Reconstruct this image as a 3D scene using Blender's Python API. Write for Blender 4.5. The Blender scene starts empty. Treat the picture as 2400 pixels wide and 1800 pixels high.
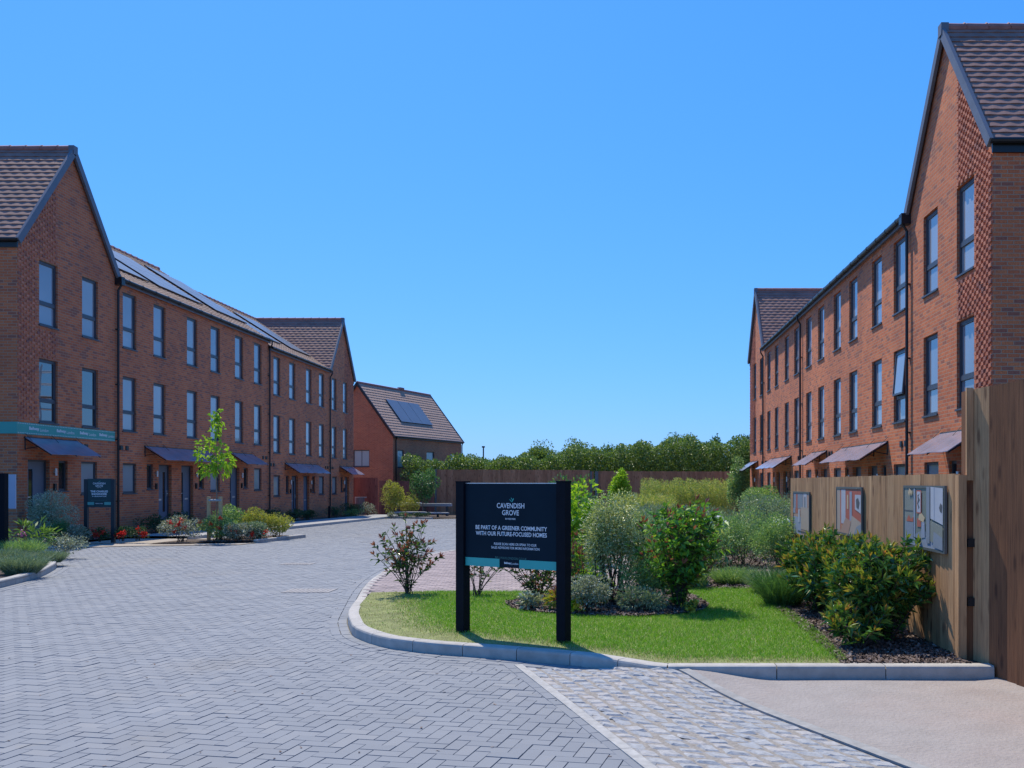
import bpy, bmesh, math, random
import numpy as np
from mathutils import Vector
R = math.radians
scene = bpy.context.scene
COL = scene.collection

# ------------------------------------------------------------------ camera
CAMZ = 1.6
FPX, CX, CY = 2170.0, 1448.0, 1130.0          # focal length and principal point on a 2400 x 1800 frame
cam_d = bpy.data.cameras.new('camera')
cam = bpy.data.objects.new('camera', cam_d); COL.objects.link(cam)
cam.location = (0, 0, CAMZ); cam.rotation_euler = (R(90), 0, 0)
cam_d.sensor_width = 36.0; cam_d.lens = FPX / 2400 * 36
cam_d.shift_x = (1200 - CX) / 2400; cam_d.shift_y = (CY - 900) / 2400
cam_d.clip_start = 0.05; cam_d.clip_end = 9000
scene.camera = cam

# ------------------------------------------------------------------ sky, sun, exposure
SUN_EL = 57.0; SUN_AZ = -25.0                  # azimuth from +Y towards +X
w = bpy.data.worlds.new('World'); scene.world = w; w.use_nodes = True
nt = w.node_tree; nt.nodes.clear()
sky = nt.nodes.new('ShaderNodeTexSky'); sky.sky_type = 'NISHITA'; sky.sun_disc = False
sky.sun_elevation = R(SUN_EL); sky.sun_rotation = R(SUN_AZ)
sky.air_density = 1.1; sky.dust_density = 0.35; sky.ozone_density = 3.0; sky.altitude = 50
sc_ = nt.nodes.new('ShaderNodeSeparateColor'); cc_ = nt.nodes.new('ShaderNodeCombineColor')
for ch_, (ex_, k_) in enumerate(((.98, .245), (.60, .495), (.46, .98))):      # colour response of the photograph's sky
    p_ = nt.nodes.new('ShaderNodeMath'); p_.operation = 'POWER'; p_.inputs[1].default_value = ex_
    m_ = nt.nodes.new('ShaderNodeMath'); m_.operation = 'MULTIPLY'; m_.inputs[1].default_value = k_*.15**ex_/.15
    nt.links.new(sc_.outputs[ch_], p_.inputs[0]); nt.links.new(p_.outputs[0], m_.inputs[0]); nt.links.new(m_.outputs[0], cc_.inputs[ch_])
bg = nt.nodes.new('ShaderNodeBackground'); bg.inputs['Strength'].default_value = 0.15
ow = nt.nodes.new('ShaderNodeOutputWorld')
nt.links.new(sky.outputs[0], sc_.inputs[0]); nt.links.new(cc_.outputs[0], bg.inputs[0]); nt.links.new(bg.outputs[0], ow.inputs[0])
sd = bpy.data.lights.new('sun', 'SUN'); sd.energy = 4.6; sd.angle = R(0.5); sd.color = (1.0, 0.90, 0.74)
sun = bpy.data.objects.new('sun', sd); COL.objects.link(sun)
sdir = Vector((math.sin(R(SUN_AZ)) * math.cos(R(SUN_EL)), math.cos(R(SUN_AZ)) * math.cos(R(SUN_EL)), math.sin(R(SUN_EL))))
sun.rotation_euler = sdir.to_track_quat('Z', 'Y').to_euler(); sun.location = (0, 0, 60)
vs = scene.view_settings
vs.view_transform = 'Standard'; vs.look = 'None'; vs.gamma = 1.0; vs.use_curve_mapping = False; vs.exposure = 0.22
try:
    scene.cycles.max_bounces = 6; scene.cycles.transparent_max_bounces = 6
except Exception: pass

# ------------------------------------------------------------------ helpers
def gz(y): return 0.0 if y < 22 else -0.012 * (min(y, 62) - 22)
def G(px, py, z=0.0):
    """a spot on the ground plane z seen at photo position (px, py)"""
    Y = FPX * (CAMZ - z) / (py - CY)
    return ((px - CX) * Y / FPX, Y)
ORG = {}
def tag(o, label=None, cat=None, group=None, kind=None):
    if label: o['label'] = label
    if cat: o['category'] = cat
    if group: o['group'] = group
    if kind: o['kind'] = kind
    return o
def thing(name, loc, label, cat, group=None):
    o = bpy.data.objects.new(name, None); COL.objects.link(o); o.location = loc
    o.empty_display_size = 0.2
    ORG[o.name] = Vector(loc)
    return tag(o, label, cat, group)
def link(name, me, parent=None, org=None):
    o = bpy.data.objects.new(name, me); COL.objects.link(o)
    if parent is not None:
        o.parent = parent; ORG[o.name] = ORG[parent.name]
    else:
        o.location = org if org is not None else (0, 0, 0); ORG[o.name] = Vector(o.location)
    return o
class MB:
    def __init__(s): s.v = []; s.f = []; s.m = []
    def vert(s, p): s.v.append(tuple(p)); return len(s.v) - 1
    def poly(s, pts, m=0):
        b = len(s.v); s.v += [tuple(p) for p in pts]; s.f.append(tuple(range(b, b + len(pts)))); s.m.append(m)
    def box(s, x0, x1, y0, y1, z0, z1, m=0):
        s.hexa([(x0,y0,z0),(x1,y0,z0),(x1,y1,z0),(x0,y1,z0),(x0,y0,z1),(x1,y0,z1),(x1,y1,z1),(x0,y1,z1)], m)
    def hexa(s, c, m=0):
        b = len(s.v); s.v += [tuple(p) for p in c]
        for f in ((0,3,2,1),(4,5,6,7),(0,1,5,4),(1,2,6,5),(2,3,7,6),(3,0,4,7)):
            s.f.append(tuple(b + i for i in f)); s.m.append(m)
    def pbox(s, P, a0, a1, b0, b1, c0, c1, m=0):
        s.hexa([P(a0,b0,c0),P(a1,b0,c0),P(a1,b1,c0),P(a0,b1,c0),P(a0,b0,c1),P(a1,b0,c1),P(a1,b1,c1),P(a0,b1,c1)], m)
    def tube(s, pts, rads, n=6, m=0, cap=True):
        rings = []; pts = [Vector(p) for p in pts]
        for i, p in enumerate(pts):
            d = (pts[min(i+1, len(pts)-1)] - pts[max(i-1, 0)])
            if d.length < 1e-9: d = Vector((0,0,1))
            d.normalize()
            a = d.cross(Vector((0,0,1)) if abs(d.z) < .9 else Vector((1,0,0))).normalized(); b_ = d.cross(a)
            r = rads[i] if hasattr(rads, '__len__') else rads
            base = len(s.v)
            for k in range(n):
                t = 2*math.pi*k/n; s.v.append(tuple(p + a*math.cos(t)*r + b_*math.sin(t)*r))
            rings.append(base)
        for i in range(len(rings)-1):
            for k in range(n):
                s.f.append((rings[i]+k, rings[i]+(k+1)%n, rings[i+1]+(k+1)%n, rings[i+1]+k)); s.m.append(m)
        if cap:
            s.f.append(tuple(rings[0]+k for k in range(n))); s.m.append(m)
            s.f.append(tuple(rings[-1]+k for k in range(n))[::-1]); s.m.append(m)
    def build(s, name, mats, parent=None, smooth=False, org=None):
        if not s.f: return None
        o0 = ORG[parent.name] if parent is not None else Vector(org if org is not None else (0,0,0))
        me = bpy.data.meshes.new(name)
        me.from_pydata([(a-o0.x, b-o0.y, c-o0.z) for a, b, c in s.v], [], s.f)
        for mt in (mats if isinstance(mats, (list, tuple)) else [mats]): me.materials.append(mt)
        if len(me.materials) > 1: me.polygons.foreach_set('material_index', s.m)
        me.polygons.foreach_set('use_smooth', [bool(smooth)]*len(s.f))
        me.update()
        return link(name, me, parent, org)
def npmesh(name, V, F, mat, parent=None, org=None, smooth=False, midx=None):
    V = np.asarray(V, dtype=np.float32); F = np.asarray(F, dtype=np.int32)
    o0 = ORG[parent.name] if parent is not None else Vector(org if org is not None else (0,0,0))
    V = V - np.array(o0, dtype=np.float32)
    me = bpy.data.meshes.new(name); k = F.shape[1]
    me.vertices.add(len(V)); me.vertices.foreach_set('co', V.ravel())
    me.loops.add(F.size); me.loops.foreach_set('vertex_index', F.ravel())
    me.polygons.add(len(F)); me.polygons.foreach_set('loop_start', np.arange(0, F.size, k, dtype=np.int32))
    me.polygons.foreach_set('use_smooth', np.full(len(F), bool(smooth)))
    for m_ in (mat if isinstance(mat, (list, tuple)) else [mat]): me.materials.append(m_)
    if midx is not None: me.polygons.foreach_set('material_index', np.asarray(midx, dtype=np.int32))
    me.update(calc_edges=True)
    return link(name, me, parent, org)
def inpoly(x, y, poly):
    x = np.asarray(x, dtype=float); y = np.asarray(y, dtype=float); c = np.zeros(x.shape, bool); n = len(poly)
    for i in range(n):
        x0, y0 = poly[i]; x1, y1 = poly[(i+1) % n]
        if y0 == y1: continue
        t = ((y0 > y) != (y1 > y)) & (x < (x1-x0)*(y-y0)/(y1-y0)+x0); c ^= t
    return c
def flat_poly(name, poly, z, mat, kind='structure', skirt=0.12):
    """a filled ground patch draped at height z(x, y)"""
    bm = bmesh.new(); vs_ = [bm.verts.new((x, y, 0)) for x, y in poly]
    f = bm.faces.new(vs_); bmesh.ops.triangulate(bm, faces=[f])
    for v in bm.verts: v.co.z = z(v.co.x, v.co.y) if callable(z) else z
    if bm.faces and sum(f.normal.z for f in bm.faces) < 0: bmesh.ops.reverse_faces(bm, faces=bm.faces)
    me = bpy.data.meshes.new(name); bm.to_mesh(me); bm.free(); me.materials.append(mat)
    o = link(name, me); o['kind'] = kind; return o

# ------------------------------------------------------------------ materials
def newmat(name):
    m = bpy.data.materials.new(name); m.use_nodes = True; nt = m.node_tree
    b = nt.nodes['Principled BSDF']; return m, nt, b
def ramp(nt, stops, interp='LINEAR'):
    r = nt.nodes.new('ShaderNodeValToRGB'); cr = r.color_ramp; cr.interpolation = interp
    while len(cr.elements) < len(stops): cr.elements.new(0.5)
    for e, (p, c) in zip(cr.elements, stops): e.position = p; e.color = (*c, 1)
    return r
def pos(nt, scale=(1,1,1)):
    g = nt.nodes.new('ShaderNodeNewGeometry'); mp = nt.nodes.new('ShaderNodeMapping'); mp.inputs['Scale'].default_value = scale
    nt.links.new(g.outputs['Position'], mp.inputs['Vector']); return mp.outputs[0]
def noise(nt, vec, scale, detail=4, rough=.6):
    n = nt.nodes.new('ShaderNodeTexNoise'); n.inputs['Scale'].default_value = scale; n.inputs['Detail'].default_value = detail
    n.inputs['Roughness'].default_value = rough; nt.links.new(vec, n.inputs['Vector']); return n.outputs['Fac']
def bump(nt, b, h, strength=.3, dist=.01):
    n = nt.nodes.new('ShaderNodeBump'); n.inputs['Strength'].default_value = strength; n.inputs['Distance'].default_value = dist
    nt.links.new(h, n.inputs['Height']); nt.links.new(n.outputs[0], b.inputs['Normal']); return n
def mixc(nt, a, b_, fac, mode='MIX'):
    m = nt.nodes.new('ShaderNodeMix'); m.data_type = 'RGBA'; m.blend_type = mode
    for v, i in ((fac, 0), (a, 6), (b_, 7)):
        if isinstance(v, (int, float)): m.inputs[i].default_value = v
        elif isinstance(v, tuple): m.inputs[i].default_value = (*v, 1)
        else: nt.links.new(v, m.inputs[i])
    return m.outputs[2]
def math_(nt, op, a, b_=0.0):
    m = nt.nodes.new('ShaderNodeMath'); m.operation = op
    for v, i in ((a, 0), (b_, 1)):
        if isinstance(v, (int, float)): m.inputs[i].default_value = v
        else: nt.links.new(v, m.inputs[i])
    return m.outputs[0]
def plain(name, c, rough=.6, var=.12, scale=6, metallic=0, bumpd=0, ior=1.45):
    m, nt, b = newmat(name); p = pos(nt); n = noise(nt, p, scale)
    lo = tuple(v*(1-var) for v in c); hi = tuple(min(1, v*(1+var)) for v in c)
    r = ramp(nt, [(.3, lo), (.7, hi)]); nt.links.new(n, r.inputs[0]); nt.links.new(r.outputs[0], b.inputs['Base Color'])
    b.inputs['Roughness'].default_value = rough; b.inputs['Metallic'].default_value = metallic; b.inputs['IOR'].default_value = ior
    if bumpd: bump(nt, b, noise(nt, p, scale*8), .5, bumpd)
    return m
def island_mat(name, stops, rough=.7, nscale=30, namp=.25, bumpd=.002, bscale=90, stretch=(1,1,1), spec=None):
    """colour picked per separate piece of mesh, broken up by noise"""
    m, nt, b = newmat(name); g = nt.nodes.new('ShaderNodeNewGeometry')
    r = ramp(nt, stops); nt.links.new(g.outputs['Random Per Island'], r.inputs[0])
    p = pos(nt, stretch); n = noise(nt, p, nscale)
    r2 = ramp(nt, [(.25, (1-namp,)*3), (.75, (1+namp,)*3)]); nt.links.new(n, r2.inputs[0])
    nt.links.new(mixc(nt, r.outputs[0], r2.outputs[0], 1.0, 'MULTIPLY'), b.inputs['Base Color'])
    b.inputs['Roughness'].default_value = rough
    if bumpd: bump(nt, b, noise(nt, p, bscale), .6, bumpd)
    return m
def leafmat(name, stops, rough=.45, trans=.3, tint=(1.0, 1.0, .45)):
    m, nt, b = newmat(name); g = nt.nodes.new('ShaderNodeNewGeometry')
    r = ramp(nt, stops); nt.links.new(g.outputs['Random Per Island'], r.inputs[0])
    nt.links.new(r.outputs[0], b.inputs['Base Color']); b.inputs['Roughness'].default_value = rough
    t = nt.nodes.new('ShaderNodeBsdfTranslucent')
    nt.links.new(mixc(nt, r.outputs[0], tint, 1.0, 'MULTIPLY'), t.inputs[0])
    br = nt.nodes.new('ShaderNodeBrightContrast')
    ms = nt.nodes.new('ShaderNodeMixShader'); ms.inputs[0].default_value = trans
    out = nt.nodes['Material Output']
    nt.links.new(b.outputs[0], ms.inputs[1]); nt.links.new(t.outputs[0], ms.inputs[2]); nt.links.new(ms.outputs[0], out.inputs[0])
    nt.nodes.remove(br)
    return m
def brickmat(name, stops, mortar):
    m, nt, b = newmat(name)
    g = nt.nodes.new('ShaderNodeNewGeometry'); sx = nt.nodes.new('ShaderNodeSeparateXYZ'); nt.links.new(g.outputs['Position'], sx.inputs[0])
    sn = nt.nodes.new('ShaderNodeSeparateXYZ'); nt.links.new(g.outputs['True Normal'], sn.inputs[0])
    ax = math_(nt, 'ABSOLUTE', sn.outputs[0]); ay = math_(nt, 'ABSOLUTE', sn.outputs[1])
    sel = math_(nt, 'GREATER_THAN', ax, ay)
    u = nt.nodes.new('ShaderNodeMix'); u.data_type = 'FLOAT'
    nt.links.new(sel, u.inputs[0]); nt.links.new(sx.outputs[0], u.inputs[2]); nt.links.new(sx.outputs[1], u.inputs[3])
    cv = nt.nodes.new('ShaderNodeCombineXYZ'); nt.links.new(u.outputs[0], cv.inputs[0]); nt.links.new(sx.outputs[2], cv.inputs[1])
    bt = nt.nodes.new('ShaderNodeTexBrick'); nt.links.new(cv.outputs[0], bt.inputs['Vector'])
    bt.inputs['Scale'].default_value = 1; bt.inputs['Brick Width'].default_value = .225; bt.inputs['Row Height'].default_value = .075
    bt.inputs['Mortar Size'].default_value = .0075; bt.inputs['Mortar Smooth'].default_value = .15; bt.offset = .5
    bt.inputs['Color1'].default_value = (0,0,0,1); bt.inputs['Color2'].default_value = (1,1,1,1); bt.inputs['Mortar'].default_value = (.5,.5,.5,1)
    r = ramp(nt, stops); nt.links.new(bt.outputs['Color'], r.inputs[0])
    p = pos(nt); n = noise(nt, p, 40); n2 = noise(nt, p, .7, 3)
    r2 = ramp(nt, [(.25, (.72,)*3), (.75, (1.25,)*3)]); nt.links.new(n, r2.inputs[0])
    r3 = ramp(nt, [(.3, (.86, .86, .88)), (.7, (1.1, 1.08, 1.05))]); nt.links.new(n2, r3.inputs[0])
    c = mixc(nt, r.outputs[0], r2.outputs[0], 1.0, 'MULTIPLY')
    c = mixc(nt, c, mortar, bt.outputs['Fac'])
    c = mixc(nt, c, r3.outputs[0], 1.0, 'MULTIPLY')
    oi = nt.nodes.new('ShaderNodeObjectInfo'); r6 = ramp(nt, [(0, (.90,.90,.93)), (1, (1.07,1.06,1.04))]); nt.links.new(oi.outputs['Random'], r6.inputs[0]); c = mixc(nt, c, r6.outputs[0], 1.0, 'MULTIPLY')
    nt.links.new(c, b.inputs['Base Color']); b.inputs['Roughness'].default_value = .85
    h = math_(nt, 'SUBTRACT', math_(nt, 'MULTIPLY', n, .35), bt.outputs['Fac'])
    bump(nt, b, h, .6, .006)
    return m
BR_STOPS = [(0, (.34,.12,.075)), (.08, (.40,.12,.065)), (.18, (.56,.145,.055)), (.5, (.64,.17,.060)), (.8, (.69,.205,.075)), (.94, (.60,.155,.06)), (1, (.35,.125,.075))]
M_BRICK = brickmat('red_multi_brick', BR_STOPS, (.44,.285,.185))
M_PROJ = island_mat('projecting_brick', [(0,(.28,.12,.10)),(.25,(.40,.135,.085)),(.6,(.52,.175,.10)),(1,(.60,.23,.14))], .85, 40, .25, .003)
M_TILE = plain('brown_roof_tile', (.36,.245,.185), .75, .2, 3.0, 0, .002)
M_TILE2 = plain('plum_roof_tile', (.28,.15,.12), .75, .22, 3.0, 0, .002)
M_TILE3 = plain('light_brown_roof_tile', (.38,.25,.19), .75, .12, 3.0)
M_RIDGE = plain('ridge_tile', (.32,.15,.13), .75, .2, 5)
M_GREY = plain('anthracite_frame', (.060,.068,.085), .42, .08, 4)
M_VERGE = plain('grey_verge', (.13,.14,.17), .5, .1, 4)
M_BLACK = plain('black_rainwater_goods', (.012,.013,.016), .35, .1, 4)
M_DOOR = plain('slate_blue_door', (.115,.145,.20), .45, .06, 3)
M_SILVER = plain('brushed_steel', (.62,.62,.64), .35, .08, 30, .8)
M_SOLAR = plain('solar_glass', (.13,.165,.22), .35, .08, .9, 0, 0, 1.35)
M_SOLEDGE = plain('solar_edge', (.02,.02,.025), .4)
M_CANOPY = plain('smoked_canopy_sheet', (.25,.235,.30), .2, .15, 1.5, 0, 0, 1.75)
def glassmat(name, c, ior=1.75, rough=.03):
    m, nt, b = newmat(name); p = pos(nt); n = noise(nt, p, .5, 2)
    r = ramp(nt, [(.3, tuple(v*.85 for v in c)), (.7, tuple(v*1.15 for v in c))]); nt.links.new(n, r.inputs[0]); oi = nt.nodes.new('ShaderNodeObjectInfo'); r5 = ramp(nt, [(0, (.72,.74,.78)), (.5, (1,1,1)), (1, (1.18,1.14,1.08))]); nt.links.new(oi.outputs['Random'], r5.inputs[0]); nt.links.new(mixc(nt, r.outputs[0], r5.outputs[0], 1.0, 'MULTIPLY'), b.inputs['Base Color'])  # each pane's base colour is lightened or darkened to imitate varied reflections
    b.inputs['Roughness'].default_value = rough; b.inputs['IOR'].default_value = ior; b.inputs['Coat Weight'].default_value = .3
    bump(nt, b, noise(nt, p, 1.3, 1), .04, .02)
    return m
M_GLASS = glassmat('window_glass', (.31,.33,.37))
M_GLASSD = glassmat('dark_window_glass', (.02,.028,.036), 1.6)
M_GLASSR = glassmat('reflective_dark_glass', (.03,.035,.04), 2.4, .0)
M_GLASSB = glassmat('window_glass_over_blind', (.36,.39,.39), 1.5)
M_TEAL = plain('teal_banner', (.07,.36,.30), .6, .06, 2)
M_WHITE = plain('white_print', (.78,.78,.80), .6, .03, 3)
M_NAVY = plain('navy_board', (.006,.018,.030), .75, .15, 2, 0, 0, 1.25)
M_TEALP = plain('teal_print', (.05,.42,.37), .5, .05, 3)
M_DIMTEAL = plain('dim_teal_print', (.05,.18,.17), .5, .05, 3)
M_POSTB = plain('dark_painted_post', (.004,.006,.011), .7, .2, 12, 0, .001, 1.25)
M_PAVER = island_mat('grey_block_paver', [(0,(.176,.195,.224)),(.4,(.184,.203,.231)),(.8,(.192,.211,.239)),(1,(.214,.228,.248))], .8, 1.3, .06, .0012, 220)
def stain(m, scale, lo, hi, stops, tint):
    nt = m.node_tree; b = nt.nodes['Principled BSDF']; src = b.inputs['Base Color'].links[0].from_socket
    n = noise(nt, pos(nt), scale, 5, .62); r = ramp(nt, [(lo, (1,1,1)), (hi, tint)]); nt.links.new(n, r.inputs[0])
    nt.links.new(mixc(nt, src, r.outputs[0], 1.0, 'MULTIPLY'), b.inputs['Base Color'])
stain(M_PAVER, .45, .56, .76, None, (1.09, 1.0, .90)); stain(M_PAVER, .22, .5, .75, None, (.90, .91, .92)); stain(M_PAVER, 3.5, .64, .78, None, (1.12, 1.03, .9))
M_PINKP = island_mat('pink_block_paver', [(0,(.24,.19,.19)),(.5,(.28,.225,.225)),(1,(.33,.265,.26))], .8, 3, .12, .001, 200)
M_JOINT = plain('jointing_sand', (.165,.155,.13), .95, .35, 8, 0, .002)
M_SETT = island_mat('granite_sett', [(0,(.30,.315,.33)),(.45,(.335,.345,.355)),(.75,(.355,.35,.345)),(1,(.38,.36,.345))], .85, 26, .22, .006, 70)
M_MORT = plain('sandy_bedding', (.27,.25,.225), .95, .25, 40, 0, .006)
M_BUFF = plain('buff_tarmac', (.31,.285,.27), .95, .08, 3.5, 0, .03)
stain(M_BUFF, .5, .45, .7, None, (1.06, .97, .94)); stain(M_BUFF, 60, .55, .75, None, (.78, .76, .74)); stain(M_BUFF, .9, .5, .75, None, (.92, .92, .93))
M_PATH = plain('buff_path', (.34,.30,.25), .9, .12, 5, 0, .003)
M_FLAG = plain('grey_flag_paving', (.29,.30,.31), .85, .08, 3, 0, .002)
M_KERB = island_mat('concrete_kerb', [(0,(.36,.345,.32)),(1,(.42,.40,.37))], .85, 9, .18, .003, 120)
M_SOIL = plain('dark_soil', (.075,.055,.045), .95, .4, 12, 0, .02)
M_GROUND = plain('rough_ground', (.16,.14,.09), .95, .35, .9, 0, .02)
M_CHIP = island_mat('bark_chip', [(0,(.045,.03,.025)),(.5,(.13,.09,.075)),(.85,(.22,.165,.14)),(1,(.36,.30,.26))], .9, 60, .3, 0)
M_TURF = plain('turf_soil', (.20,.22,.08), .95, .3, 6, 0, .01)
M_IRON = plain('cast_iron_cover', (.20,.20,.215), .6, .2, 20, .3, .003)
def woodmat(name, stops, rough=.8):
    m, nt, b = newmat(name); g = nt.nodes.new('ShaderNodeNewGeometry')
    r = ramp(nt, stops); nt.links.new(g.outputs['Random Per Island'], r.inputs[0])
    off = nt.nodes.new('ShaderNodeCombineXYZ'); nt.links.new(math_(nt, 'MULTIPLY', g.outputs['Random Per Island'], 37.0), off.inputs[2])
    ad = nt.nodes.new('ShaderNodeVectorMath'); nt.links.new(g.outputs['Position'], ad.inputs[0]); nt.links.new(off.outputs[0], ad.inputs[1])
    mp = nt.nodes.new('ShaderNodeMapping'); mp.inputs['Scale'].default_value = (26, 26, 1.1); nt.links.new(ad.outputs[0], mp.inputs[0])
    n = noise(nt, mp.outputs[0], 2.2, 6, .65)
    r2 = ramp(nt, [(.28, (.55,.50,.46)), (.5, (1,1,1)), (.75, (1.22,1.2,1.15))]); nt.links.new(n, r2.inputs[0])
    mp2 = nt.nodes.new('ShaderNodeMapping'); mp2.inputs['Scale'].default_value = (9, 9, 2.6); nt.links.new(ad.outputs[0], mp2.inputs[0])
    vo = nt.nodes.new('ShaderNodeTexVoronoi'); vo.inputs['Scale'].default_value = 1.0; nt.links.new(mp2.outputs[0], vo.inputs['Vector'])
    r3 = ramp(nt, [(.10, (.28,.20,.16)), (.24, (1,1,1))]); nt.links.new(vo.outputs['Distance'], r3.inputs[0])
    n3 = noise(nt, ad.outputs[0], 1.3, 3)
    r4 = ramp(nt, [(.3, (.78,.76,.76)), (.7, (1.12,1.1,1.08))]); nt.links.new(n3, r4.inputs[0])
    c = mixc(nt, r.outputs[0], r2.outputs[0], 1.0, 'MULTIPLY'); c = mixc(nt, c, r3.outputs[0], .75, 'MULTIPLY'); c = mixc(nt, c, r4.outputs[0], 1., 'MULTIPLY')
    nt.links.new(c, b.inputs['Base Color']); b.inputs['Roughness'].default_value = rough
    bump(nt, b, n, .5, .006); return m
M_WOOD = woodmat('softwood_fence', [(0,(.34,.185,.085)),(.5,(.46,.265,.13)),(.85,(.54,.33,.17)),(1,(.37,.195,.09))])
M_WOODD = woodmat('dark_stained_fence', [(0,(.11,.042,.018)),(.5,(.175,.070,.028)),(.85,(.26,.115,.048)),(1,(.13,.048,.02))])
M_WOODR = woodmat('red_brown_fence', [(0,(.31,.155,.085)),(.5,(.39,.195,.11)),(1,(.45,.24,.14))])
M_WOODP = woodmat('maroon_fence', [(0,(.17,.065,.055)),(.5,(.22,.085,.07)),(1,(.27,.11,.085))])
M_STAKE = plain('pale_stake', (.52,.36,.19), .8, .15, 12)
M_BENCH = plain('grey_bench_slab', (.34,.36,.38), .7, .1, 5)
M_STEM = plain('brown_stem', (.075,.055,.045), .9, .3, 20)
M_BARK = plain('grey_bark', (.22,.17,.13), .9, .3, 18, 0, .003)
L_PHOT = leafmat('photinia_leaf', [(0,(0.03,0.083,0.027)),(0.5,(0.053,0.143,0.033)),(0.8,(0.112,0.225,0.045)),(1,(0.24,0.3,0.06))], .25, .22)
L_PHOTB = leafmat('bright_photinia_leaf', [(0,(0.061,0.175,0.032)),(0.5,(0.131,0.333,0.044)),(0.8,(0.245,0.473,0.061)),(1,(0.385,0.56,0.088))], .35, .35)
L_RED = leafmat('red_young_leaf', [(0,(.22,.07,.05)),(.5,(.36,.14,.10)),(1,(.40,.24,.13))], .35, .3, (1,.7,.4))
L_OLIVE = leafmat('olive_young_leaf', [(0,(.20,.32,.04)),(.5,(.32,.40,.06)),(.8,(.44,.36,.08)),(1,(.52,.24,.09))], .28, .35, (1,.85,.4))
L_LAUR = leafmat('glossy_dark_leaf', [(0,(.03,.09,.03)),(.5,(.065,.18,.04)),(.85,(.13,.28,.05)),(1,(.24,.38,.07))], .18, .2)
L_VAR = leafmat('variegated_leaf', [(0,(0.138,0.207,0.083)),(0.4,(0.303,0.385,0.165)),(0.75,(0.55,0.605,0.33)),(1,(0.757,0.783,0.522))], .4, .3)
L_SILV = leafmat('silver_variegated_leaf', [(0,(0.103,0.138,0.092)),(0.45,(0.253,0.299,0.218)),(0.8,(0.483,0.517,0.414)),(1,(0.667,0.69,0.575))], .45, .2)
L_GREY = leafmat('grey_green_leaf', [(0,(0.105,0.165,0.105)),(0.5,(0.195,0.285,0.18)),(1,(0.36,0.45,0.3))], .5, .25)
L_SILV2 = leafmat('grey_olive_leaf', [(0,(0.232,0.275,0.189)),(0.5,(0.435,0.493,0.362)),(1,(0.652,0.696,0.551))], .5, .25)
L_FATS = leafmat('spiky_green_leaf', [(0,(.10,.20,.05)),(.5,(.16,.30,.07)),(1,(.26,.40,.10))], .4, .35)
L_SAGE = leafmat('sage_green_leaf', [(0,(0.103,0.206,0.083)),(0.5,(0.206,0.371,0.144)),(0.9,(0.351,0.536,0.185)),(1,(0.619,0.7,0.289))], .45, .3)
L_LIME = leafmat('lime_green_leaf', [(0,(0.15,0.325,0.025)),(0.5,(0.275,0.5,0.037)),(1,(0.45,0.625,0.062))], .4, .45)
L_YELG = leafmat('yellow_green_leaf', [(0,(0.224,0.28,0.056)),(0.5,(0.392,0.42,0.084)),(1,(0.56,0.532,0.14))], .5, .35)
L_MID = leafmat('mid_green_leaf', [(0,(0.045,0.128,0.045)),(0.5,(0.09,0.225,0.075)),(1,(0.18,0.345,0.12))], .4, .3)
L_DARK = leafmat('dark_green_leaf', [(0,(0.018,0.053,0.021)),(0.6,(0.042,0.105,0.036)),(1,(0.09,0.18,0.06))], .45, .2)
L_TREE = leafmat('wood_edge_leaf', [(0,(.07,.14,.035)),(.5,(.14,.24,.06)),(1,(.25,.36,.11))], .5, .3)
L_TREE2 = leafmat('pale_wood_edge_leaf', [(0,(.10,.18,.045)),(.5,(.19,.29,.08)),(1,(.31,.41,.14))], .5, .3)
L_TREE3 = leafmat('dark_wood_edge_leaf', [(0,(0.04,0.101,0.04)),(0.6,(0.083,0.175,0.064)),(1,(0.156,0.276,0.101))], .5, .2)
L_MEAD = leafmat('meadow_leaf', [(0,(.16,.28,.07)),(.4,(.30,.40,.11)),(.8,(.48,.50,.18)),(1,(.60,.56,.26))], .6, .4)
L_GRASS = leafmat('lawn_blade', [(0,(0.109,0.275,0.017)),(0.5,(0.181,0.42,0.026)),(0.9,(0.275,0.536,0.043)),(1,(0.435,0.522,0.145))], .5, .35)
L_DRY = leafmat('dry_blade', [(0,(0.168,0.24,0.06)),(0.5,(0.312,0.312,0.12)),(1,(0.456,0.384,0.216))], .6, .3)
L_FLOW = leafmat('red_petal', [(0,(.55,.02,.015)),(1,(.75,.06,.03))], .5, .3, (1,.3,.2))
L_PINK = leafmat('pink_petal', [(0,(.60,.16,.38)),(1,(.75,.30,.50))], .5, .3, (1,.5,.8))
L_YEL = leafmat('yellow_petal', [(0,(.60,.45,.04)),(1,(.75,.60,.08))], .5, .3, (1,.9,.2))

# ------------------------------------------------------------------ ground
ISLE = [(3.06,7.51),(2.15,7.51),(1.24,7.51),(.405,7.51),(-.25,7.99),(-.476,8.10),(-.91,8.29),(-1.335,8.46),(-1.70,8.59),(-2.015,8.77),(-2.235,8.91),
        (-2.5,9.22),(-2.75,9.6),(-2.93,10.1),(-3.10,10.6),(-3.24,11.2),(-3.42,12.0),(-3.60,12.8),(-3.85,14),(-4.09,15.57),(-4.26,17.7),(-4.17,20.2),(-3.78,21.7),(-2.9,22.7),(-1.6,23.2),(1.0,23.4),(4.9,23.4)]
def dense_h(i):   # kerb height at path point
    y = ISLE[i][1]
    return .108 if i < 14 else max(.03, .108 - (y-11.0)*.06)
LISLE = [(-9.0,12.3),(-9.15,13.2),(-9.3,13.94),(-9.49,14.84),(-9.75,15.7),(-10.1,16.5),(-10.37,17.1),(-10.9,18.0),(-11.97,19.3),(-12.6,19.8),(-14.5,20.5),(-18,20.9)]
LEFTKERB = [(-12.2,49.3),(-12.2,40),(-12.2,33),(-12.2,27)]
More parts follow.
